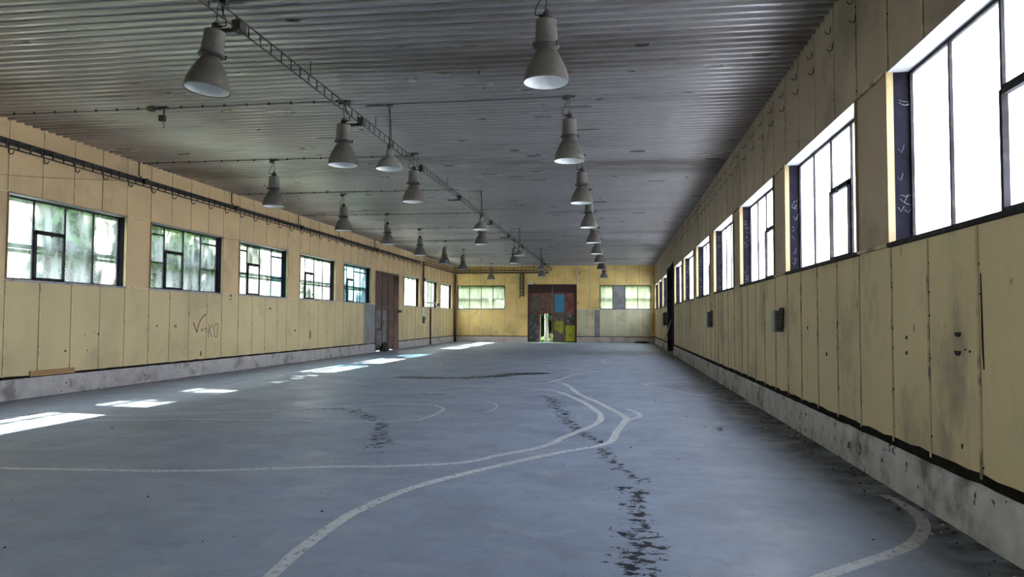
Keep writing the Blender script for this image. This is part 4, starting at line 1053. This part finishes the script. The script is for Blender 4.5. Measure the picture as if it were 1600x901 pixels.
CRD = [crown_mesh('crown', 2.6, 3.2, 6500, s, mn, .42) for s, mn in ((4, 'leaf_dark'), (5, 'leaf_mid'))]
CR = [crown_mesh('crown', 2.6, 3.2, 6500, s, mn, .21) for s, mn in ((1, 'leaf_mid'), (2, 'leaf_dark'), (3, 'leaf_bright'))]
def trunk_mesh(h, r, mname, seed):
    rr = random.Random(seed); m = MB(); pts = [(.12 * mnoise.noise((seed, z, 0)), .12 * mnoise.noise((seed, z, 9)), z) for z in np.linspace(0, h, 9)]
    m.tube(pts, [r * (1 - .7 * i / 8) for i in range(9)], mname, 10)
    for k in range(6):
        z = h * (.4 + .09 * k); an = rr.uniform(0, 2 * PI); L_ = rr.uniform(1., 1.9)
        m.tube([(0, 0, z), (L_ * .5 * math.cos(an), L_ * .5 * math.sin(an), z + .5), (L_ * math.cos(an), L_ * math.sin(an), z + 1.2)], [r * .4, r * .28, r * .1], mname, 6)
    return m
TK = [trunk_mesh(7.2, .19, 'bark', 2).build('trunk'), trunk_mesh(7.6, .16, 'bark_birch', 5).build('trunk')]
tk_data = [o.data for o in TK]
for o in TK: bpy.data.objects.remove(o)
def tree(x, y, kind, tk, sx, sz, rz, label, group, zc=5.0, dense=None):
    t = empty('tree', (x, y, -.12), rz); tag(t, label, 'tree', group)
    o = bpy.data.objects.new('trunk', tk_data[tk]); COL.objects.link(o); o.parent = t; o.scale = (sx, sx, sz)
    c = bpy.data.objects.new('crown', CR[kind] if dense is None else CRD[dense]); COL.objects.link(c); c.parent = t; c.location = (0, 0, zc * sz); c.scale = (sx, sx, sz); c['kind'] = 'stuff'
    return t
rt = random.Random(11)
for k in range(17):
    y = 9 + k * 3.75 + rt.uniform(-1.2, 1.2)
    if 38.5 < y < 53: continue
    tree(-18.3 + rt.uniform(-1.2, .8), y, k % 3, 0, rt.uniform(.9, 1.15), rt.uniform(1.05, 1.5), rt.uniform(0, 6), 'leafy tree behind the obscured glass of the left-hand windows', 'trees outside the left wall', 4.7)
for k in range(13):
    y = 20 + k * 5.6 + rt.uniform(-2, 2)
    tree(-26 + rt.uniform(-2, 2), y, (k + 1) % 3, 0, rt.uniform(1.3, 1.6), rt.uniform(1.0, 1.25), rt.uniform(0, 6), 'taller tree of the second row outside the left-hand windows', 'second row of trees outside the left wall', 4.4, k % 2)
for k, (x, y, kd, tk) in enumerate([(-5.45, 57.6, 1, 1), (-10.5, 59.5, 2, 0), (-.3, 58.5, 2, 0), (-6.2, 69, 1, 0), (6, 60, 2, 0), (-16, 62.5, 0, 0)]):
    tree(x, y, kd, tk, 1.1, 1.0, k * 1.3, ['pale-barked tree seen through the open wicket of the far door', 'tree outside the far left-hand wall window', 'tree outside just right of the far double door',
         'dark tree behind the pale-barked one through the far wicket', 'tree outside the far right-hand wall window', 'tree outside beyond the far left corner'][k], 'trees beyond the far wall', 4.2)
def bush(x, y, kd, s, label, dense=False):
    me = CRD[kd - 1] if dense else CR[kd]; o = bpy.data.objects.new('shrub', me); COL.objects.link(o); o.location = (x, y, 1.9 * s); o.scale = (s * .9, s * .9, s * .55); tag(o, label, 'shrub')
bush(-7.3, 61.6, 1, .85, 'dark green shrub left of the pale trunk outside the open wicket')
bush(-5.6, 64.5, 1, 1.25, 'tall dark green shrub behind the pale trunk outside the open wicket', True)
bush(-4.1, 61., 0, .7, 'mid green shrub right of the pale trunk outside the open wicket')
bush(1.4, 62.5, 2, 1.2, 'bright shrub outside the far right-hand window')
# low pale neighbouring building on the right, seen only as brightness through the panes
t = empty('neighbour_building', (24, 20, -.12)); tag(t, 'pale low building outside the right-hand windows', 'building')
m = MB(); m.box(0, 8, -30, 45, 0, 3.4, 'pale_render'); local(m, 'wall', t)
m = MB(); m.box(-.5, 8.5, -30.5, 45.5, 3.4, 3.75, 'roof_slate'); local(m, 'roof', t)

# ------------------------------------------------------------------ light: sky and sun
w = bpy.data.worlds.new('world'); S.world = w; w.use_nodes = True
nt = w.node_tree; N = nt.nodes; L = nt.links; bg = N['Background']
g = N.new('ShaderNodeNewGeometry'); sx = N.new('ShaderNodeSeparateXYZ'); L.new(g.outputs['Incoming'], sx.inputs[0])
tcw = N.new('ShaderNodeTexCoord'); L.new(tcw.outputs['Generated'], sx.inputs[0])
rp = N.new('ShaderNodeValToRGB'); e = rp.color_ramp.elements
e[0].position = 0.; e[0].color = (1., .955, .925, 1); e[1].position = .9; e[1].color = (.72, .84, 1., 1)
L.new(sx.outputs['Z'], rp.inputs['Fac']); L.new(rp.outputs[0], bg.inputs['Color'])
bg.inputs['Strength'].default_value = 1.65
sd_ = bpy.data.lights.new('sun', 'SUN'); sd_.energy = 5.2; sd_.color = (1., .93, .80); sd_.angle = math.radians(.8)
so = bpy.data.objects.new('sun', sd_); COL.objects.link(so)
so.rotation_euler = Vector((1, -.12, -1.13)).to_track_quat('-Z', 'Y').to_euler()
so.location = (-30, 20, 40)

S.view_settings.view_transform = 'Standard'; S.view_settings.look = 'None'; S.view_settings.gamma = 1; S.view_settings.use_curve_mapping = False
S.view_settings.exposure = 3.9
c = S.cycles
c.use_denoising = True; c.max_bounces = 10; c.diffuse_bounces = 6; c.glossy_bounces = 4; c.transmission_bounces = 6; c.transparent_max_bounces = 12
c.sample_clamp_indirect = 6; c.caustics_reflective = False; c.caustics_refractive = False
